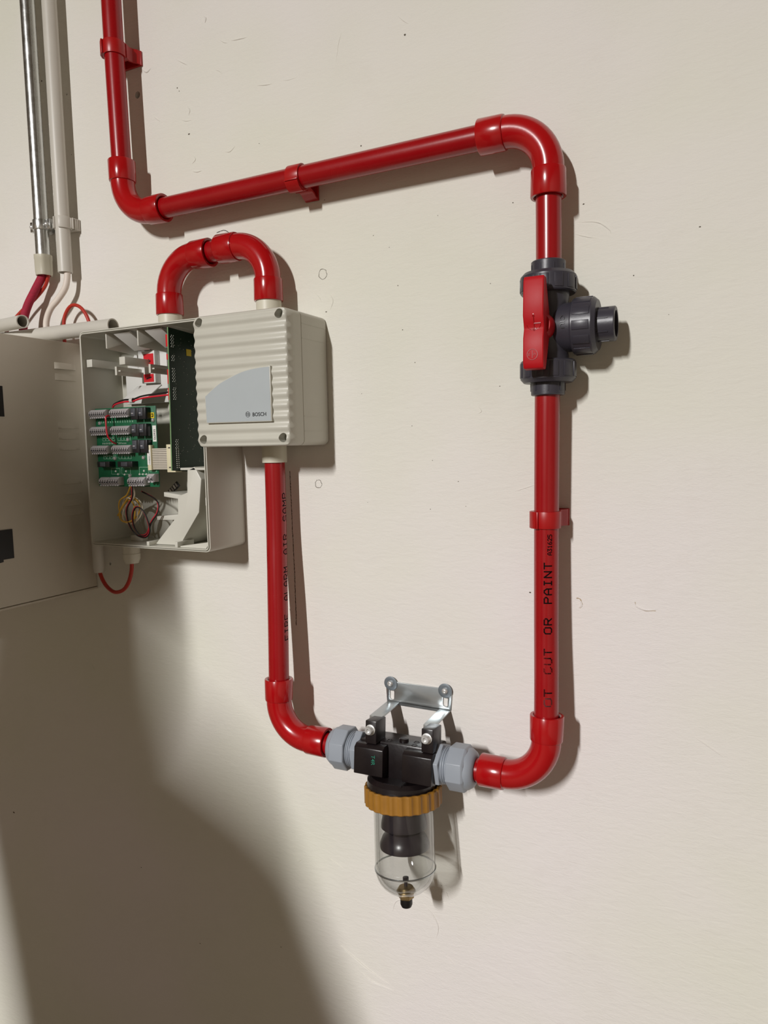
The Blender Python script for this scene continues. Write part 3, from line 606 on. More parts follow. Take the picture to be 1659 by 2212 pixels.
wire('jumper_wire', [(-748, 58, 45), (-747.6, 67.5, 43), (-747.2, 69, 36), (-746.8, 69, 24), (-745.6, 68, 16), (-744.5, 63, 10), (-744, 57, 7)], 1.1, M_WRED, 'short red jumper wire between the terminal blocks')
def coil(cx, cz, h, rx, rz, turns, a0, wob, n=26):
    out = []
    for i in range(int(turns * n)):
        a = a0 + 2 * PI * i / n; q = 1 + wob * math.sin(a * .37 + i * .05)
        out.append((cx + rx * q * math.cos(a), h + 5 * math.sin(a * 1.3) + i * .06, cz + rz * q * math.sin(a)))
    return out
k1 = [(-716, 60, -48), (-718, 56, -55), (-722, 50, -60)] + coil(-739, -85, 40, 17, 17, 2.3, .9, .14)
wire('loose_wire', k1[::2], 1.05, M_WWHITE, 'white wire coiled below the terminal board', 4)
k2 = [(-717.5, 60, -48), (-724, 56, -57), (-738, 48, -62)] + coil(-741, -84, 44, 18, 16, 2.0, 1.7, .18) + [(-752, 44, -99), (-764, 42, -92), (-776, 40, -84)]
wire('loose_wire', k2[::2], 1.05, M_WYEL, 'yellow wire coiled below the terminal board with a loose end', 4)
k3 = [(a - (9 if i_ > 2 else 0), b, c) for i_, (a, b, c) in enumerate([(-714, 62, -47), (-716, 60, -56), (-722, 56, -66), (-727, 52, -80), (-729, 50, -95), (-724, 49, -108), (-714, 48, -117), (-700, 48, -118.5), (-692, 48, -110), (-694, 49, -95), (-701, 50, -82), (-712, 50, -78), (-719, 50, -88), (-719, 49, -104), (-710, 48, -116), (-698, 47, -114), (-690, 46, -98), (-681, 44, -86), (-680, 42, -74), (-690, 40, -66), (-712, 38, -58)])]
wire('loose_wire', k3, .95, M_WRED, 'red wire looping down to the floor of the open box')
k4 = [(a + 1.9, b + 1.0, c - .6) for a, b, c in k3]
wire('loose_wire', k4, .95, M_WBLACK, 'black wire twisted alongside the looping red wire')

# ------------------------------------------------------------------ closed grey box with wavy lid
SX0, SX1, SZ0, SZ1 = -577.6, -446.2, 0.0, 153.2
fb = thing('sampling_box', 'closed light grey box with wavy lid and brand badge', 'box', (-512, 0, 0))
lp = []
for off, h in ((1.4, .6), (0, 2.0), (0, 56.2), (.6, 56.8)):
    lp.append([(x, h, z) for x, z in rrect(SX0 + off, SX1 - off, SZ0 + off, SZ1 - off, 7, 5)])
MB().loft(lp).build('box_base', M_BOX, fb)
lid = MB(); rings = []; NZ = 200; CR = 7.0; WL = 12.35
for i in range(NZ + 1):
    z = SZ0 + (SZ1 - SZ0) * i / NZ
    e = min(z - SZ0, SZ1 - z); ins = CR - math.sqrt(max(0, CR * CR - (CR - e) ** 2)) if e < CR else 0
    wv = math.cos(2 * PI * (z - 8.5) / WL); edge = 1 - max(0, 1 - e / 2.2) ** 2
    hf = 87.2 + .95 * wv * min(1, e / 4)
    hf = 84.8 + (hf - 84.8) * edge
    xl = SX0 + ins; xr = SX1 - ins
    sw = .45 * wv
    rings.append([(xl, 57.4, z), (xl, 70, z), (xl - sw * .4, hf - 2.4, z), (xl + .9, hf - .7, z), (xl + 2.6, hf, z), (xl + (xr - xl) * .33, hf, z), (xl + (xr - xl) * .66, hf, z),
                  (xr - 2.6, hf, z), (xr - .9, hf - .7, z), (xr + sw * .4, hf - 2.4, z), (xr, 70, z), (xr, 57.4, z)])
lid.loft(rings, True, True)
lido = lid.build('lid', M_BOX, fb, ang=40)
cut = MB()
SCR = ((-568.4, 146.0), (-455.4, 146.0), (-568.4, 9.2), (-455.0, 9.2))
for x, z in SCR: cut.lathe((x, 66, z), (0, 1, 0), [(0, 0), (5.0, 0), (5.4, 30), (0, 30)], 24, closed=False)
cuto = cut.build('cutter', M_BOX, fb)
bmod = lido.modifiers.new('b', 'BOOLEAN'); bmod.operation = 'DIFFERENCE'; bmod.object = cuto; bmod.solver = 'EXACT'
bpy.context.view_layer.update()
nm = bpy.data.meshes.new_from_object(lido.evaluated_get(bpy.context.evaluated_depsgraph_get()))
lido.modifiers.clear(); lido.data = nm
for p in nm.polygons: p.use_smooth = True
nm.set_sharp_from_angle(angle=math.radians(40))
cm = cuto.data; bpy.data.objects.remove(cuto); bpy.data.meshes.remove(cm)
for x, z in SCR:
    s = MB().lathe((x, 66.0, z), (0, 1, 0), [(0, 0), (4.2, 0), (4.2, 9), (3.6, 10), (1.6, 10), (1.6, 8.4), (0, 8.4)], 20, closed=False).build('lid_screw', M_WHITE, lido)
bp_ = [(-560.8, 28.0), (-467.2, 27.6), (-467.4, 89.6)] + [(p.x, p.z) for p in spline([(-467.4, 0, 89.6), (-487, 0, 88.6), (-508.4, 0, 85.0), (-535.5, 0, 75.4), (-550, 0, 67.5), (-561.6, 0, 59.4)], 5)][1:]
bd = MB().prism_xz(bp_, 84.5, 90.2).build('badge', M_BOX, fb, bevel=.4)
cx_, cz_ = -512, 55
MB().prism_xz([(cx_ + (x - cx_) * .978, cz_ + (z - cz_) * .966) for x, z in bp_], 90.2, 90.45).build('badge_foil', M_BADGE, bd)
flat_text('BOSCH', 6.0, -493.6, 34.1, 90.6, M_PRINT, bd, bold=.1, name='brand_lettering', space=.98)
lg = MB(); LC = (-499.9, 36.5)
def annulus(mb, c, r0, r1, h, a0=0, a1=2 * PI, n=28):
    for i in range(n):
        t0 = a0 + (a1 - a0) * i / n; t1 = a0 + (a1 - a0) * (i + 1) / n
        mb.add([(c[0] + r0 * math.cos(t0), h, c[1] + r0 * math.sin(t0)), (c[0] + r1 * math.cos(t0), h, c[1] + r1 * math.sin(t0)), (c[0] + r1 * math.cos(t1), h, c[1] + r1 * math.sin(t1)), (c[0] + r0 * math.cos(t1), h, c[1] + r0 * math.sin(t1))], [(0, 1, 2, 3)])
annulus(lg, LC, 2.75, 3.2, 90.6)
annulus(lg, LC, 1.85, 2.25, 90.6, math.radians(-62), math.radians(62), 12); annulus(lg, LC, 1.85, 2.25, 90.6, math.radians(118), math.radians(242), 12)
for q in ((-1.1, -.7, -1.75, 1.75), (.7, 1.1, -1.75, 1.75), (-1.0, 1.0, .55, .9), (-1.0, 1.0, -.9, -.55)):
    lg.add([(LC[0] + q[0], 90.6, LC[1] + q[2]), (LC[0] + q[1], 90.6, LC[1] + q[2]), (LC[0] + q[1], 90.6, LC[1] + q[3]), (LC[0] + q[0], 90.6, LC[1] + q[3])], [(0, 1, 2, 3)])
lg.build('brand_logo', M_PRINT, bd, weld=0)
for z in (139, 122.5, 33.5, 16.5): MB().box(SX1 - .4, SX1 + .22, 2, 55.5, z - .35, z + .35).build('mould_seam', M_BOX, fb)
MB().lathe((-506, 33, 153.0), (0, 0, 1), [(12.8, 0), (15.2, 0), (15.2, 21), (12.8, 21)], 32).build('pipe_socket', M_SOCK, fb)
MB().lathe((-507.2, 30, 0.4), (0, 0, -1), [(12.8, 0), (15.4, 0), (15.2, 20.6), (12.8, 20.6)], 32).build('pipe_socket', M_SOCK, fb)

# ------------------------------------------------------------------ red pipe work
def pipe(name, pts, label, r=12.5, smooth=True):
    P = spline(pts, 8) if smooth else [Vector(p) for p in pts]
    o = MB().tube(P, r, 40).build(name, M_RED); recentre(o, P[0]); tag(o, label, 'pipe', 'red sampling pipes'); return o
ELB = None
def elbow(at, rot, label):
    global ELB
    if ELB is None:
        e = thing('pipe_elbow', label, 'pipe fitting', (0, 0, 0), 'red elbows')
        R = 44.; path = [(48, 0, 0), (44, 0, 0)] + [(R - R * math.sin(a), 0, R - R * math.cos(a)) for a in [math.radians(q) for q in range(6, 90, 6)]] + [(0, 0, 44), (0, 0, 48)]
        MB().tube(path, 15.4, 40).build('bend', M_FIT, e, local=True)
        prof = [(15.2, 43), (16.6, 43.6), (17.1, 45), (17.5, 69.2), (17.0, 70), (14.6, 70), (13.2, 68.6), (12.7, 62), (12.6, 43)]
        MB().lathe((0, 0, 0), (1, 0, 0), prof, 40).build('socket', M_FIT, e, local=True)
        MB().lathe((0, 0, 0), (0, 0, 1), prof, 40).build('socket', M_FIT, e, local=True)
        ELB = e
    else:
        e = copy_tree(ELB)
    e['label'] = label
    e.location = (at[0] * .001, -at[1] * .001, at[2] * .001); e.rotation_euler = rot
    return e
elbow((-731, 33.5, 306), (0, math.radians(0), 0), 'red elbow under the top-left vertical pipe')
elbow((-170, 33, 308.5), (0, math.radians(180), 0), 'large red elbow at the top right above the valve')
elbow((-660, 34, 241), (0, math.radians(90), 0), 'red elbow rising from the open detector box')
elbow((-506, 33, 243), (0, math.radians(180), 0), 'red elbow turning down into the closed grey box')
elbow((-499.3, 51.5, -357.5), Euler((math.radians(-4), math.radians(-1), 0)).to_matrix().to_euler(), 'red elbow left of the filter at the foot of the left pipe')
m6 = Matrix.Rotation(math.radians(-4.5), 3, 'X') @ Matrix.Rotation(math.radians(-90), 3, 'Y')
elbow((-167.0, 50.5, -353), m6.to_euler(), 'red elbow right of the filter at the foot of the right pipe')
pipe('red_pipe', [(-735.5, 32, 760), (-735, 33, 560), (-731, 33.5, 356)], 'red vertical pipe running up out of the picture at top left')
pipe('red_pipe', [(-681, 33.5, 305.6), (-460, 33, 307.3), (-220, 33, 308.6)], 'long red horizontal pipe across the upper wall')
pipe('red_pipe', [(-170, 33, 258), (-169.6, 33, 215), (-169.4, 33, 172)], 'short red vertical pipe between top-right elbow and valve')
RP = spline([(-170.4, 33, 52), (-170.8, 33, -20), (-170.9, 33.4, -100), (-169.8, 37.5, -190), (-168.2, 43, -250), (-167.2, 48, -302)], 12)
rpipe = MB().tube(RP, 12.5, 44).build('red_pipe', M_RED); recentre(rpipe, RP[0]); tag(rpipe, 'red vertical pipe below the valve printed CUT OR PAINT', 'pipe', 'red sampling pipes')
DP = spline([(-507.2, 30, -8), (-506.6, 32, -100), (-503, 39.5, -180), (-500.6, 45, -250), (-499.4, 48.6, -306)], 12)
dpipe = MB().tube(DP, 12.5, 44).build('red_pipe', M_RED); recentre(dpipe, DP[0]); tag(dpipe, 'red vertical pipe hanging from the closed grey box', 'pipe', 'red sampling pipes')
pipe('red_pipe', [(-612, 34, 241), (-583, 33.5, 242), (-556, 33, 243)], 'very short red pipe joining the two arched elbows', smooth=False)
pipe('red_pipe', [(-450, 51.8, -357.4), (-425, 52, -357.2), (-404, 52, -357)], 'short red pipe stub entering the left gland of the filter', smooth=False)
pipe('red_pipe', [(-268, 51.5, -354.6), (-240, 51.2, -354.2), (-215, 50.8, -353.8)], 'short red pipe stub entering the right gland of the filter', smooth=False)
def pipe_print(parent, path, quads, zstart, az, r=12.5, m=M_INK, name='pipe_lettering', vc=0.0):
    zs = [(p.z, p) for p in path]
    def axis(z):
        for (a, p), (b, q) in zip(zs[:-1], zs[1:]):
            if (a >= z >= b): return p.lerp(q, (a - z) / (a - b + 1e-9))
        return path[-1]
    mb = MB()
    for qd in quads:
        vs = []
        for u, v in qd:
            z = zstart + u; c = axis(z); ph = az - (v - vc) / r; rr = r + .07
            vs.append((c.x + rr * math.sin(ph), c.y + rr * math.cos(ph), z))
        mb.add(vs, [(0, 1, 2, 3)])
    ob = mb.build(name, m, None, weld=0)
    ob.data.transform(Matrix.Translation(-parent.location)); ob.parent = parent
    return ob
AZ = math.radians(21)
for body, za, zb, hgt, mt in (('PAINT', -164.8, -123.8, 7.4, M_INK), ('OR', -196, -180.7, 7.4, M_INK), ('CUT', -236.4, -211.9, 7.4, M_INK), ('T', -259.6, -253, 7.4, M_INK), ('O', -269.7, -262, 7.4, M_INKFADE)):
    pipe_print(rpipe, RP, strokes2d(body, hgt, zb - za, 1.35), za, AZ, vc=hgt / 2, m=mt)
pipe_print(rpipe, RP, strokes2d('A31625', 4.0, 20.5, .85), -115.5, AZ + .14, vc=2.0)
AZ2 = math.radians(96)
for body, za, zb in (('FIRE', -238, -207), ('ALARM', -189.5, -149), ('AIR', -133, -109), ('SAMP', -92, -58)):
    pipe_print(dpipe, DP, strokes2d(body, 8.6, zb - za, 1.1), za, AZ2, vc=4.3)

# red wall clips
CLIP = None
def clip(at, roty, label):
    global CLIP
    if CLIP is None:
        c = thing('pipe_clip', label, 'pipe clip', (0, 0, 0), 'red pipe clips')
        MB().lathe((0, 33, -8.6), (0, 0, 1), [(12.6, 0), (14.7, 0), (14.7, 17.2), (12.6, 17.2)], 28).build('ring', M_CLIP, c, local=True, bevel=.25)
        MB().prism_xh([(-15.6, 33), (-16.4, 38), (-13.2, 44), (-7.5, 48.2), (-6.5, 46.6), (-12.2, 42.4), (-14.4, 37.6), (-14.2, 33)], -8.6, 8.6).build('latch', M_CLIP, c, local=True, bevel=.3)
        MB().box(-6.8, -5.0, 46.2, 48.9, -8.6, 8.6).build('latch_lip', M_CLIP, c, local=True, bevel=.3)
        MB().box(-17, 17, .4, 3.6, -9, 9).build('base', M_CLIP, c, local=True, bevel=.4)
        for s in (-1, 1):
            MB().prism_xh([(s * 14.6, 3.4), (s * 16.4, 3.4), (s * 15.2, 8), (s * 12.0, 12), (s * 10.6, 17), (s * 13.2, 24.5), (s * 11.5, 25.5), (s * 8.0, 20.5), (s * 8.6, 15), (s * 10.6, 10.5), (s * 13.4, 7.0)], -8.6, 8.6).build('leg', M_CLIP, c, local=True)
        MB().box(-8.4, 8.4, 18.2, 20.4, -8.6, 8.6).build('saddle', M_CLIP, c, local=True, bevel=.3)
        CLIP = c
    else: c = copy_tree(CLIP)
    c['label'] = label; c.location = (at[0] * .001, -at[1] * .001, at[2] * .001); c.rotation_euler = (0, roty, 0); return c
clip((-734.6, 0, 515), 0, 'red wall clip on the top-left vertical pipe')
clip((-460, 0, 307.3), math.radians(-90), 'red wall clip on the long horizontal pipe')
clip((-171, 0, -80.5), 0, 'red wall clip on the right pipe above the black lettering')

# ------------------------------------------------------------------ three-way valve
VX, VH, VZ = -169.8, 33., 111.
vv = thing('ball_valve', 'dark grey three-way ball valve with a red lever handle', 'valve', (VX, VH, VZ))
bdy = MB().lathe((VX, VH, VZ), (0, 0, 1), [(12, -34), (20.5, -34), (20.5, -27), (19.2, -22), (21.5, -12), (22.5, 0), (21.5, 12), (19.2, 22), (20.5, 30), (20.5, 36), (12, 36)], 44).build('valve_body', M_VALVE, vv)
MB().lathe((VX, VH, VZ), (1, 0, 0), [(0, 6), (22.5, 10), (23.5, 15), (24.2, 25.5), (0, 25.5)], 44, closed=False).build('side_branch', M_VALVE, vv)
def union_nut(o, ax, t0, L, name='union_nut', R=27.2, flip=False):
    prof = [(18, t0), (R - 1.2, t0), (R, t0 + 1.2), (R, t0 + L - 3.5), (R - 3.2, t0 + L), (16.8, t0 + L)]
    n = MB().lathe(o, ax, prof, 48).build(name, M_VALVE, vv)
    a = Vector(ax).normalized(); u = a.orthogonal().normalized(); v = a.cross(u)
    for i in range(12):
        th = 2 * PI * (i + .35) / 12; mb = MB()
        arcs = [th - .155, th - .05, th + .05, th + .155]
        def P(r, t, an): return Vector(o) + a * t + (math.cos(an) * u + math.sin(an) * v) * r
        rg = []
        for an in arcs: rg.append([P(R - .6, t0 + 2.6, an), P(R + .75, t0 + 2.6, an), P(R + .75, t0 + L - 5.0, an), P(R - .6, t0 + L - 5.0, an)])
        mb.loft(rg).build('grip_rib', M_VALVE, n, bevel=.25)
    return n
union_nut((VX, VH, VZ), (0, 0, 1), 34, 20.5)
union_nut((VX, VH, VZ), (0, 0, -1), 31, 22)
union_nut((VX, VH, VZ), (1, 0, 0), 25.6, 23.5)
def end_conn(ax, t0, t1, R=16.8, open_=False):
    prof = [(12.55, t0 - 8), (R, t0 - 8), (R, t1 - .8), (R - .8, t1), (12.6, t1)]
    e = MB().lathe((VX, VH, VZ), ax, prof, 44).build('end_connector', M_VALVE, vv)
    a = Vector(ax); u = a.orthogonal().normalized(); v = a.cross(u)
    for i in range(8):
        th = 2 * PI * (i + .3) / 8; d = math.cos(th) * u + math.sin(th) * v; q = a.cross(d)
        o = Vector((VX, VH, VZ)); mb = MB()
        base = [o + d * (R - .4) + q * s_ * .6 + a * (t0 + .5) for s_ in (-1, 1)] + [o + d * (R + .6) + q * s_ * .6 + a * (t0 + .5) for s_ in (1, -1)]
        mb.prism(base, a * ((t1 - t0) * .62)).build('key_rib', M_VALVE, e)
    return e
end_conn((0, 0, 1), 54.5, 66); end_conn((0, 0, -1), 53, 65.5); oe = end_conn((1, 0, 0), 49, 65.5, 16.6)
MB().lathe((VX, VH, VZ), (1, 0, 0), [(0, 40), (12.5, 40), (12.5, 41), (0, 41)], 30, closed=False).build('bore', M_BORE, oe)
# embossed letters on the side branch, wrapped round its x axis, their shade put into a dark colour
vs, fs = text2d('CIU', 8.0, .02, 1.0); mb = MB()
pts = []
for u, v in vs:
    xx = VX + 17.0 + v * .75; th = -.12 - (u - 2) / 24.0; rr = 24.5
    pts.append((xx, VH + rr * math.cos(th + .42), VZ + rr * math.sin(th + .42)))
mb.add(pts, fs); mb.build('embossed_letters', M_BORE, vv, weld=0)
# lever
LX0, LX1 = -182.3, -162.6
hd_poly = [(79.5, 154.5), (81.5, 150), (83.5, 118), (81, 111), (79.5, 106), (82.5, 97), (83, 74), (81, 68.5), (72.5, 67.6), (70, 72), (58.5, 98), (57, 111), (58.5, 124), (70, 150), (71.5, 154.2)]
hd = MB().prism_hz(hd_poly, LX0, LX1).build('lever_handle', M_HANDLE, vv, bevel=1.3, bseg=3, ang=38)
MB().lathe((-170.6, 50, VZ - .5), (0, 1, 0), [(0, 0), (13, 0), (13, 14), (11, 19), (0, 19)], 32, closed=False).build('lever_hub', M_HANDLE, hd)
sy = MB()
def bar3(mb, x0, z0, x1, z1, wd, hfun, t=.5):
    a = Vector((x0, z0)); b = Vector((x1, z1)); d = (b - a).normalized(); n = Vector((-d.y, d.x)) * wd / 2; k = 6; rg = []
    for i in range(k + 1):
        p = a.lerp(b, i / k); h = hfun(p.y); rg.append([(p.x + n.x, h - .4, p.y + n.y), (p.x + n.x, h + t, p.y + n.y), (p.x - n.x, h + t, p.y - n.y), (p.x - n.x, h - .4, p.y - n.y)])
    mb.loft(rg)
def hh(z):
    q = sorted([(154.5, 79.5), (150, 81.5), (118, 83.5), (111, 81), (106, 79.5), (97, 82.5), (74, 83), (68.5, 81)])
    for (a, ha), (b, hb) in zip(q[:-1], q[1:]):
        if a <= z <= b: return ha + (hb - ha) * (z - a) / (b - a)
    return 81
bar3(sy, -172, 118, -172, 105, .9, hh); bar3(sy, -172, 110.5, -165.5, 110.5, .9, hh)
bar3(sy, -172, 103.6, -173.6, 106.6, .8, hh); bar3(sy, -172, 103.6, -170.4, 106.6, .8, hh); bar3(sy, -172, 119, -172.9, 116.6, .7, hh); bar3(sy, -172, 119, -171.1, 116.6, .7, hh)
for i in range(8):
    a0 = PI + PI * i / 8; a1 = PI + PI * (i + 1) / 8
    bar3(sy, -172.3 + 6.6 * math.cos(a0), 109.5 + 5 * math.sin(a0), -172.3 + 6.6 * math.cos(a1), 109.5 + 5 * math.sin(a1), .5, hh, .3)
sy.build('flow_symbol', M_RED, hd)  # darker red stands in for the shading of the embossing
sy = MB()
for i in range(20):
    a0 = 2 * PI * i / 20; a1 = 2 * PI * (i + 1) / 20
    bar3(sy, -173 + 5 * math.cos(a0), 81.5 + 5 * math.sin(a0), -173 + 5 * math.cos(a1), 81.5 + 5 * math.sin(a1), .5, hh, .35)
bar3(sy, -173, 78, -173, 85, .45, hh, .35)
sy.build('round_symbol', M_RED, hd)  # relief shading put into the darker red, as on the arrow
flat_text('H', 3.0, -177.2, 82.5, 83.3, M_CLIP, hd, rot=-PI / 2, bold=.05, name='symbol_letter'); flat_text('C', 3.0, -171.9, 82.6, 83.3, M_CLIP, hd, rot=-PI / 2, bold=.05, name='symbol_letter')  # letters in a deeper red that carries their relief shading

# ------------------------------------------------------------------ air filter
FX, FH, FZ = -331.5, 52., -356.
fl = thing('air_filter', 'black filter head with ochre ring and clear plastic bowl', 'filter', (FX, FH, FZ), rot=(math.radians(-6.5), math.radians(-1.2), 0))
hb = MB()
hb.box(FX - 46, FX + 46, FH - 24, FH + 14, FZ - 22, FZ + 19)
body = hb.build('filter_head', M_FILTER, fl, bevel=2)
def fblock(x0, x1):
    return MB().prism_hz([(FH + 8, FZ + 17), (FH + 22, FZ + 16.4), (FH + 27, FZ + 12.5), (FH + 27.6, FZ - 17), (FH + 8, FZ - 20)], x0, x1).build('port_block', M_FILTER, fl, bevel=1.0)
bl = fblock(FX - 47, FX - 10.5); br = fblock(FX + 13, FX + 48)
fd = flat_text('T4R', 6.6, 0, 0, 0, M_GREEN, None, rot=-PI / 2, name='ink_stamp', bold=.02)
fd.data.transform(Matrix.Translation(((-24.5 + 0) * .001, -(27.8) * .001, 6.5 * .001))); fd.parent = bl
MB().lathe((FX + 1, FH, FZ - 20), (0, 0, -1), [(0, 0), (35, 0), (39.5, 4), (40, 14), (0, 14)], 48, closed=False).build('flange', M_FILTER, fl)
MB().prism_xh([(FX - 9, FH + 24), (FX + 12, FH + 24), (FX + 16, FH + 34), (FX - 6, FH + 34)], FZ - 21.2, FZ - 19.6).build('flange_step', M_FILTER, fl)
LEAN = Matrix.Translation((FX, FH, FZ)) @ Matrix.Rotation(math.radians(-2.6), 4, 'Y') @ Matrix.Translation((-FX, -FH, -FZ))   # the bowl hangs a little askew
rs = lambda th: 1 + .014 * (1 if (math.sin(26 * th) > 0) else -1) * min(1, abs(math.sin(26 * th)) * 2.5)
MB().lathe((FX + 1, FH, FZ - 30), (0, 0, -1), [(40.6, 0), (42.6, 0), (43.6, 1.2), (43.6, 19.4), (42.2, 20.6), (34.6, 20.6), (34.6, 12), (40.6, 10)], 208, rf=rs).xf(LEAN).build('locking_ring', M_GOLD, fl, ang=25)
# top: plug, embossed bosses, lugs with screws
pl = MB().lathe((FX + 4, FH + 2, FZ + 18.6), (0, 0, 1), [(0, 0), (5.4, 0), (5.4, 3.4), (4.8, 4), (0, 4)], 24, closed=False).build('port_plug', M_FILTER, fl)
MB().box(FX + .6, FX + 7.4, FH + 1.4, FH + 2.6, FZ + 22.5, FZ + 22.75).build('plug_slot', M_BLACK, pl)
for dx, dh in ((-12, 6), (18, -2), (20, 9)): MB().lathe((FX + dx, FH + dh, FZ + 18.8), (0, 0, 1), [(2.6, 0), (3.6, 0), (3.6, .7), (2.6, .7)], 18).build('embossed_ring', M_FILTER, fl)
for dx in (-27, 42):
    lug = MB().box(FX + dx - 8, FX + dx + 6, FH - 2, FH + 23, FZ + 17, FZ + 43).build('mounting_lug', M_FILTER, fl, bevel=1.2)
    s = MB().lathe((FX + dx - 1, FH + 23, FZ + 33), (0, 1, 0), [(0, 0), (6, 0), (6, 1.4), (4.6, 1.6), (4.6, 6), (4.0, 6.8), (2.4, 6.8), (2.2, 4.4), (0, 4.4)], 20, closed=False).build('lug_screw', M_SCREW, lug)
# cable glands
def gland(sx, xo):
    ax = (sx, 0, 0); o = (xo, FH, FZ)
    g = MB().lathe(o, ax, [(12.6, 0), (14.2, 0), (19, 2.5), (22, 7), (22.8, 12), (22.8, 13), (12.6, 13)], 40).build('gland_dome', M_FGLAND, fl)
    gn = 8
    MB().lathe(o, ax, [(14, 8), (23.2, 8), (25.6, 10.5), (25.6, 27.5), (24.4, 28.6), (14, 28.6)], gn, start=PI / 8).build('gland_nut', M_FGLAND, g, bevel=.5)
    th = [(14, 28)]
    for i in range(4): th += [(19.2, 28.4 + i * 2.4), (20.6, 29.2 + i * 2.4), (20.6, 29.9 + i * 2.4), (19.2, 30.6 + i * 2.4)]
    th += [(14, 38.6)]
    MB().lathe(o, ax, th, 40).build('gland_thread', M_FGLAND, g)
    MB().lathe(o, ax, [(14, 36.6), (24.0, 36.6), (24.6, 37.4), (24.6, 45), (23.8, 45.8), (14, 45.8)], 6, start=PI / 6).build('gland_collar', M_FGLAND, g, bevel=.5)
gland(1, FX - 92.5); gland(-1, FX + 90)
# bowl and inner parts
BX = FX + 1; t0 = FZ - 46
bowl = MB(); prof = [(33.8, 0), (34.0, -4)]
prof = [(34.2, 0), (34.2, 77)] + [(34.2 * math.cos(math.radians(a)), 77 + 30 * math.sin(math.radians(a))) for a in range(10, 81, 10)] + [(5, 106.8)]
inner = [(r - 2.6 if r > 6 else 3, t - (0 if t < 78 else 2.4)) for r, t in prof][::-1]
bowl.lathe((BX, FH, t0), (0, 0, -1), prof + inner, 56)
bw = bowl.xf(LEAN).build('bowl', M_BOWL, fl)
MB().lathe((BX, FH, t0), (0, 0, -1), [(33.9, 76.2), (34.9, 76.4), (34.9, 77.8), (33.9, 78)], 56).xf(LEAN).build('bowl_seam', M_BRACKET, bw)
MB().lathe((BX, FH, t0), (0, 0, -1), [(0, -2), (20, -2), (22, 8), (26, 26), (26.4, 31), (24, 31.5), (22, 29), (0, 28)], 40, closed=False).xf(LEAN).build('upper_baffle', M_BAFFLE, fl)
MB().lathe((BX, FH, t0), (0, 0, -1), [(0, 28), (9, 28), (9, 36), (0, 36)], 24, closed=False).xf(LEAN).build('baffle_stem', M_BAFFLE, fl)
MB().lathe((BX, FH, t0), (0, 0, -1), [(0, 35), (20, 36), (25, 42), (28.4, 50), (28, 54), (24, 52), (0, 50)], 40, closed=False).xf(LEAN).build('lower_baffle', M_BAFFLE, fl)
MB().lathe((BX, FH, t0), (0, 0, -1), [(0, 98), (8, 99), (11, 103.6), (4, 104), (0, 104)], 28, closed=False).xf(LEAN).build('drain_seat', M_BRASS, fl)
MB().lathe((BX, FH, t0), (0, 0, -1), [(0, 88), (3.4, 88.6), (3.4, 92), (2, 93), (2, 99), (0, 99)], 14, closed=False).xf(LEAN).build('drain_stem', M_BAFFLE, fl)
MB().lathe((BX, FH, t0), (0, 0, -1), [(0, 105.5), (9, 105.5), (9, 111), (7.4, 112), (0, 112)], 6, closed=False).xf(LEAN).build('drain_nut', M_BRASS, fl, bevel=.4)
MB().lathe((BX, FH, t0), (0, 0, -1), [(0, 110), (6.9, 110), (6.9, 118), (5.6, 121), (0, 121.5)], 24, closed=False).xf(LEAN).build('drain_cap', M_BLACK, fl)

# mounting bracket
bk = thing('mounting_bracket', 'bent zinc-plated bracket screwed to the wall above the filter', 'bracket', (-331, 0, -300))
outer = [(-372.8, -313.5), (-290, -312.5), (-288.4, -291), (-291, -285.5), (-296.4, -284.5), (-304, -287.4), (-358, -287.9), (-365, -284.6), (-370, -284.8), (-374.2, -289)]
slot = lambda cx, cz: [(cx + 3.2 * math.cos(a), cz + (3.4 if math.sin(a) > 0 else -3.4) + 3.2 * math.sin(a)) for a in [2 * PI * k / 12 + .01 for k in range(12)]]
mb = MB(); plate(mb, outer, [slot(-366.2, -304), slot(-296.6, -302.6)], .4, 2.4)
mb.build('wall_plate', M_BRACKET, bk, bevel=.25)
MB().box(-358, -303.6, .6, 2.2, -316.2, -313.2).build('plate_lip', M_BRACKET, bk)
for x0, x1 in ((-373.2, -355.5), (-305.5, -289.6)):
    MB().prism_hz([(.6, -312.6), (.6, -314.6), (48, -315.8), (50, -325), (51.8, -325), (50.2, -313.6)], x0 + 1, x1 - 1).build('arm', M_BRACKET, bk, bevel=.5)
for x, z in ((-367.1, -290), (-296.4, -289.4)):
    ws = MB().lathe((x, 2.4, z), (0, 1, 0), [(2, 0), (8.6, 0), (8.6, 1.3), (2, 1.3)], 32).build('washer', M_WASHER, bk, bevel=.3)
    MB().lathe((x, 3.7, z), (0, 1, 0), [(0, 0), (3.7, 0), (3.6, 1.4), (2.8, 2.6), (1.8, 3.0), (1.5, 1.6), (0, 1.6)], 20, closed=False).build('screw_head', M_SCREW, ws)

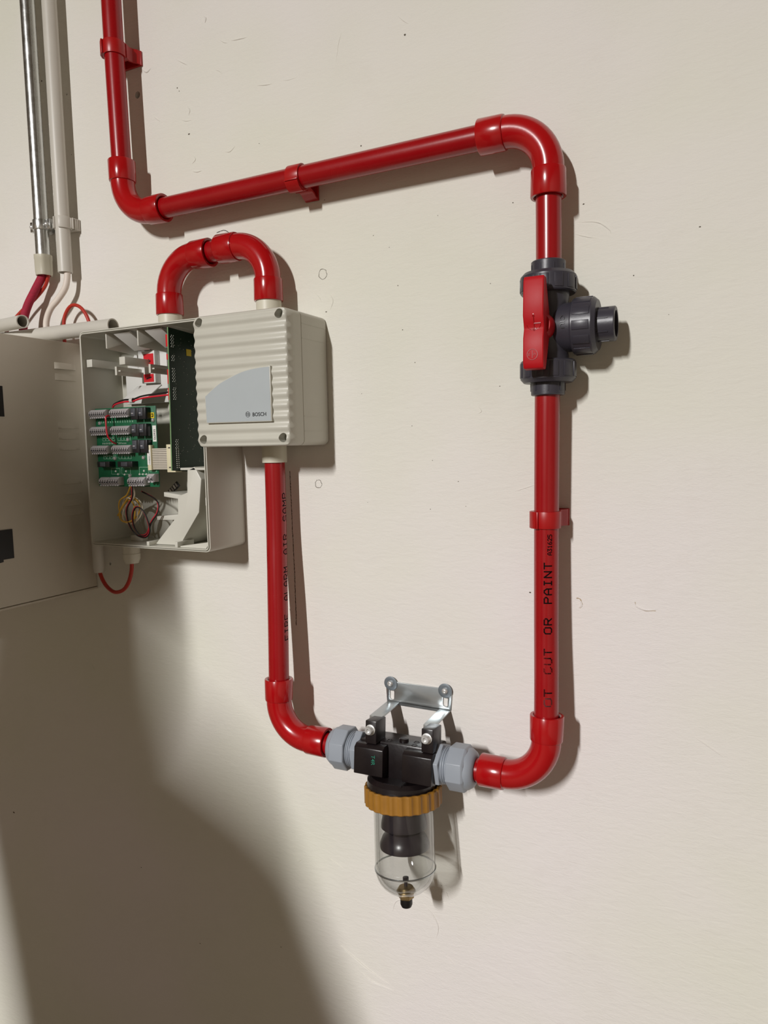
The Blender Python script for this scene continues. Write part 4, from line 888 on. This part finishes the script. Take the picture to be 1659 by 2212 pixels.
# ------------------------------------------------------------------ the person whose shadow falls on the wall (behind the viewer)
def person():
    J = {'pelvis': ((-760, 1060, -520), 225), 'waist': ((-752, 1060, -310), 240), 'chest': ((-775, 1060, -85), 212), 'upchest': ((-815, 1060, 50), 140), 'neck': ((-850, 1058, 125), 76), 'jaw': ((-854, 1050, 150), 82), 'head': ((-856, 1055, 235), 96), 'crown': ((-856, 1062, 310), 60),
         'shR': ((-655, 1060, -10), 78), 'elR': ((-530, 1060, -280), 60), 'wrR': ((-560, 960, -500), 38), 'hdR': ((-575, 930, -580), 34),
         'shL': ((-985, 1080, 112), 92), 'elL': ((-945, 1120, -280), 54), 'wrL': ((-940, 1060, -500), 40), 'hdL': ((-930, 1040, -600), 34),
         'hipR': ((-690, 1060, -590), 130), 'knR': ((-695, 1050, -960), 72), 'anR': ((-695, 1070, -1325), 46), 'toR': ((-690, 960, -1368), 34),
         'hipL': ((-860, 1060, -590), 130), 'knL': ((-870, 1050, -960), 72), 'anL': ((-870, 1070, -1325), 46), 'toL': ((-875, 960, -1368), 34)}
    E_ = [('pelvis', 'waist'), ('waist', 'chest'), ('chest', 'upchest'), ('upchest', 'neck'), ('neck', 'jaw'), ('jaw', 'head'), ('head', 'crown'), ('upchest', 'shR'), ('shR', 'elR'), ('elR', 'wrR'), ('wrR', 'hdR'), ('upchest', 'shL'), ('shL', 'elL'), ('elL', 'wrL'), ('wrL', 'hdL'),
          ('pelvis', 'hipR'), ('hipR', 'knR'), ('knR', 'anR'), ('anR', 'toR'), ('pelvis', 'hipL'), ('hipL', 'knL'), ('knL', 'anL'), ('anL', 'toL')]
    ks = list(J); me = bpy.data.meshes.new('person')
    o0 = Vector((-.8, -1.06, Z0 * .001))
    me.from_pydata([Vector((J[k][0][0] * .001, -J[k][0][1] * .001, J[k][0][2] * .001)) - o0 for k in ks], [(ks.index(a), ks.index(b)) for a, b in E_], [])
    ob = bpy.data.objects.new('person', me); COL.objects.link(ob); ob.location = o0
    ob.modifiers.new('skin', 'SKIN').use_smooth_shade = True
    for i, k in enumerate(ks):
        sv = me.skin_vertices[0].data[i]; rad = J[k][1] * .001; fl_ = .5 if k in ('pelvis', 'waist', 'chest', 'upchest') else 1.0
        sv.radius = (rad, rad) if fl_ == 1.0 else (rad * .62, rad); sv.use_root = (k == 'pelvis')
    sb = ob.modifiers.new('sub', 'SUBSURF'); sb.levels = 2; sb.render_levels = 2
    me.materials.append(M_JACKET)
    tag(ob, 'person in dark clothes standing behind the viewer, seen only as a shadow', 'person')
    hat = MB().lathe((-855, 1062, 264), (0, 0, 1), [(92, -48), (142, -48), (150, -30), (153, 6), (146, 16), (140, 60), (124, 102), (80, 132), (0, 145)], 40, closed=False).build('hard_hat', M_WHITE, None)
    hat.data.transform(Matrix.Translation(-o0)); hat.parent = ob
person()
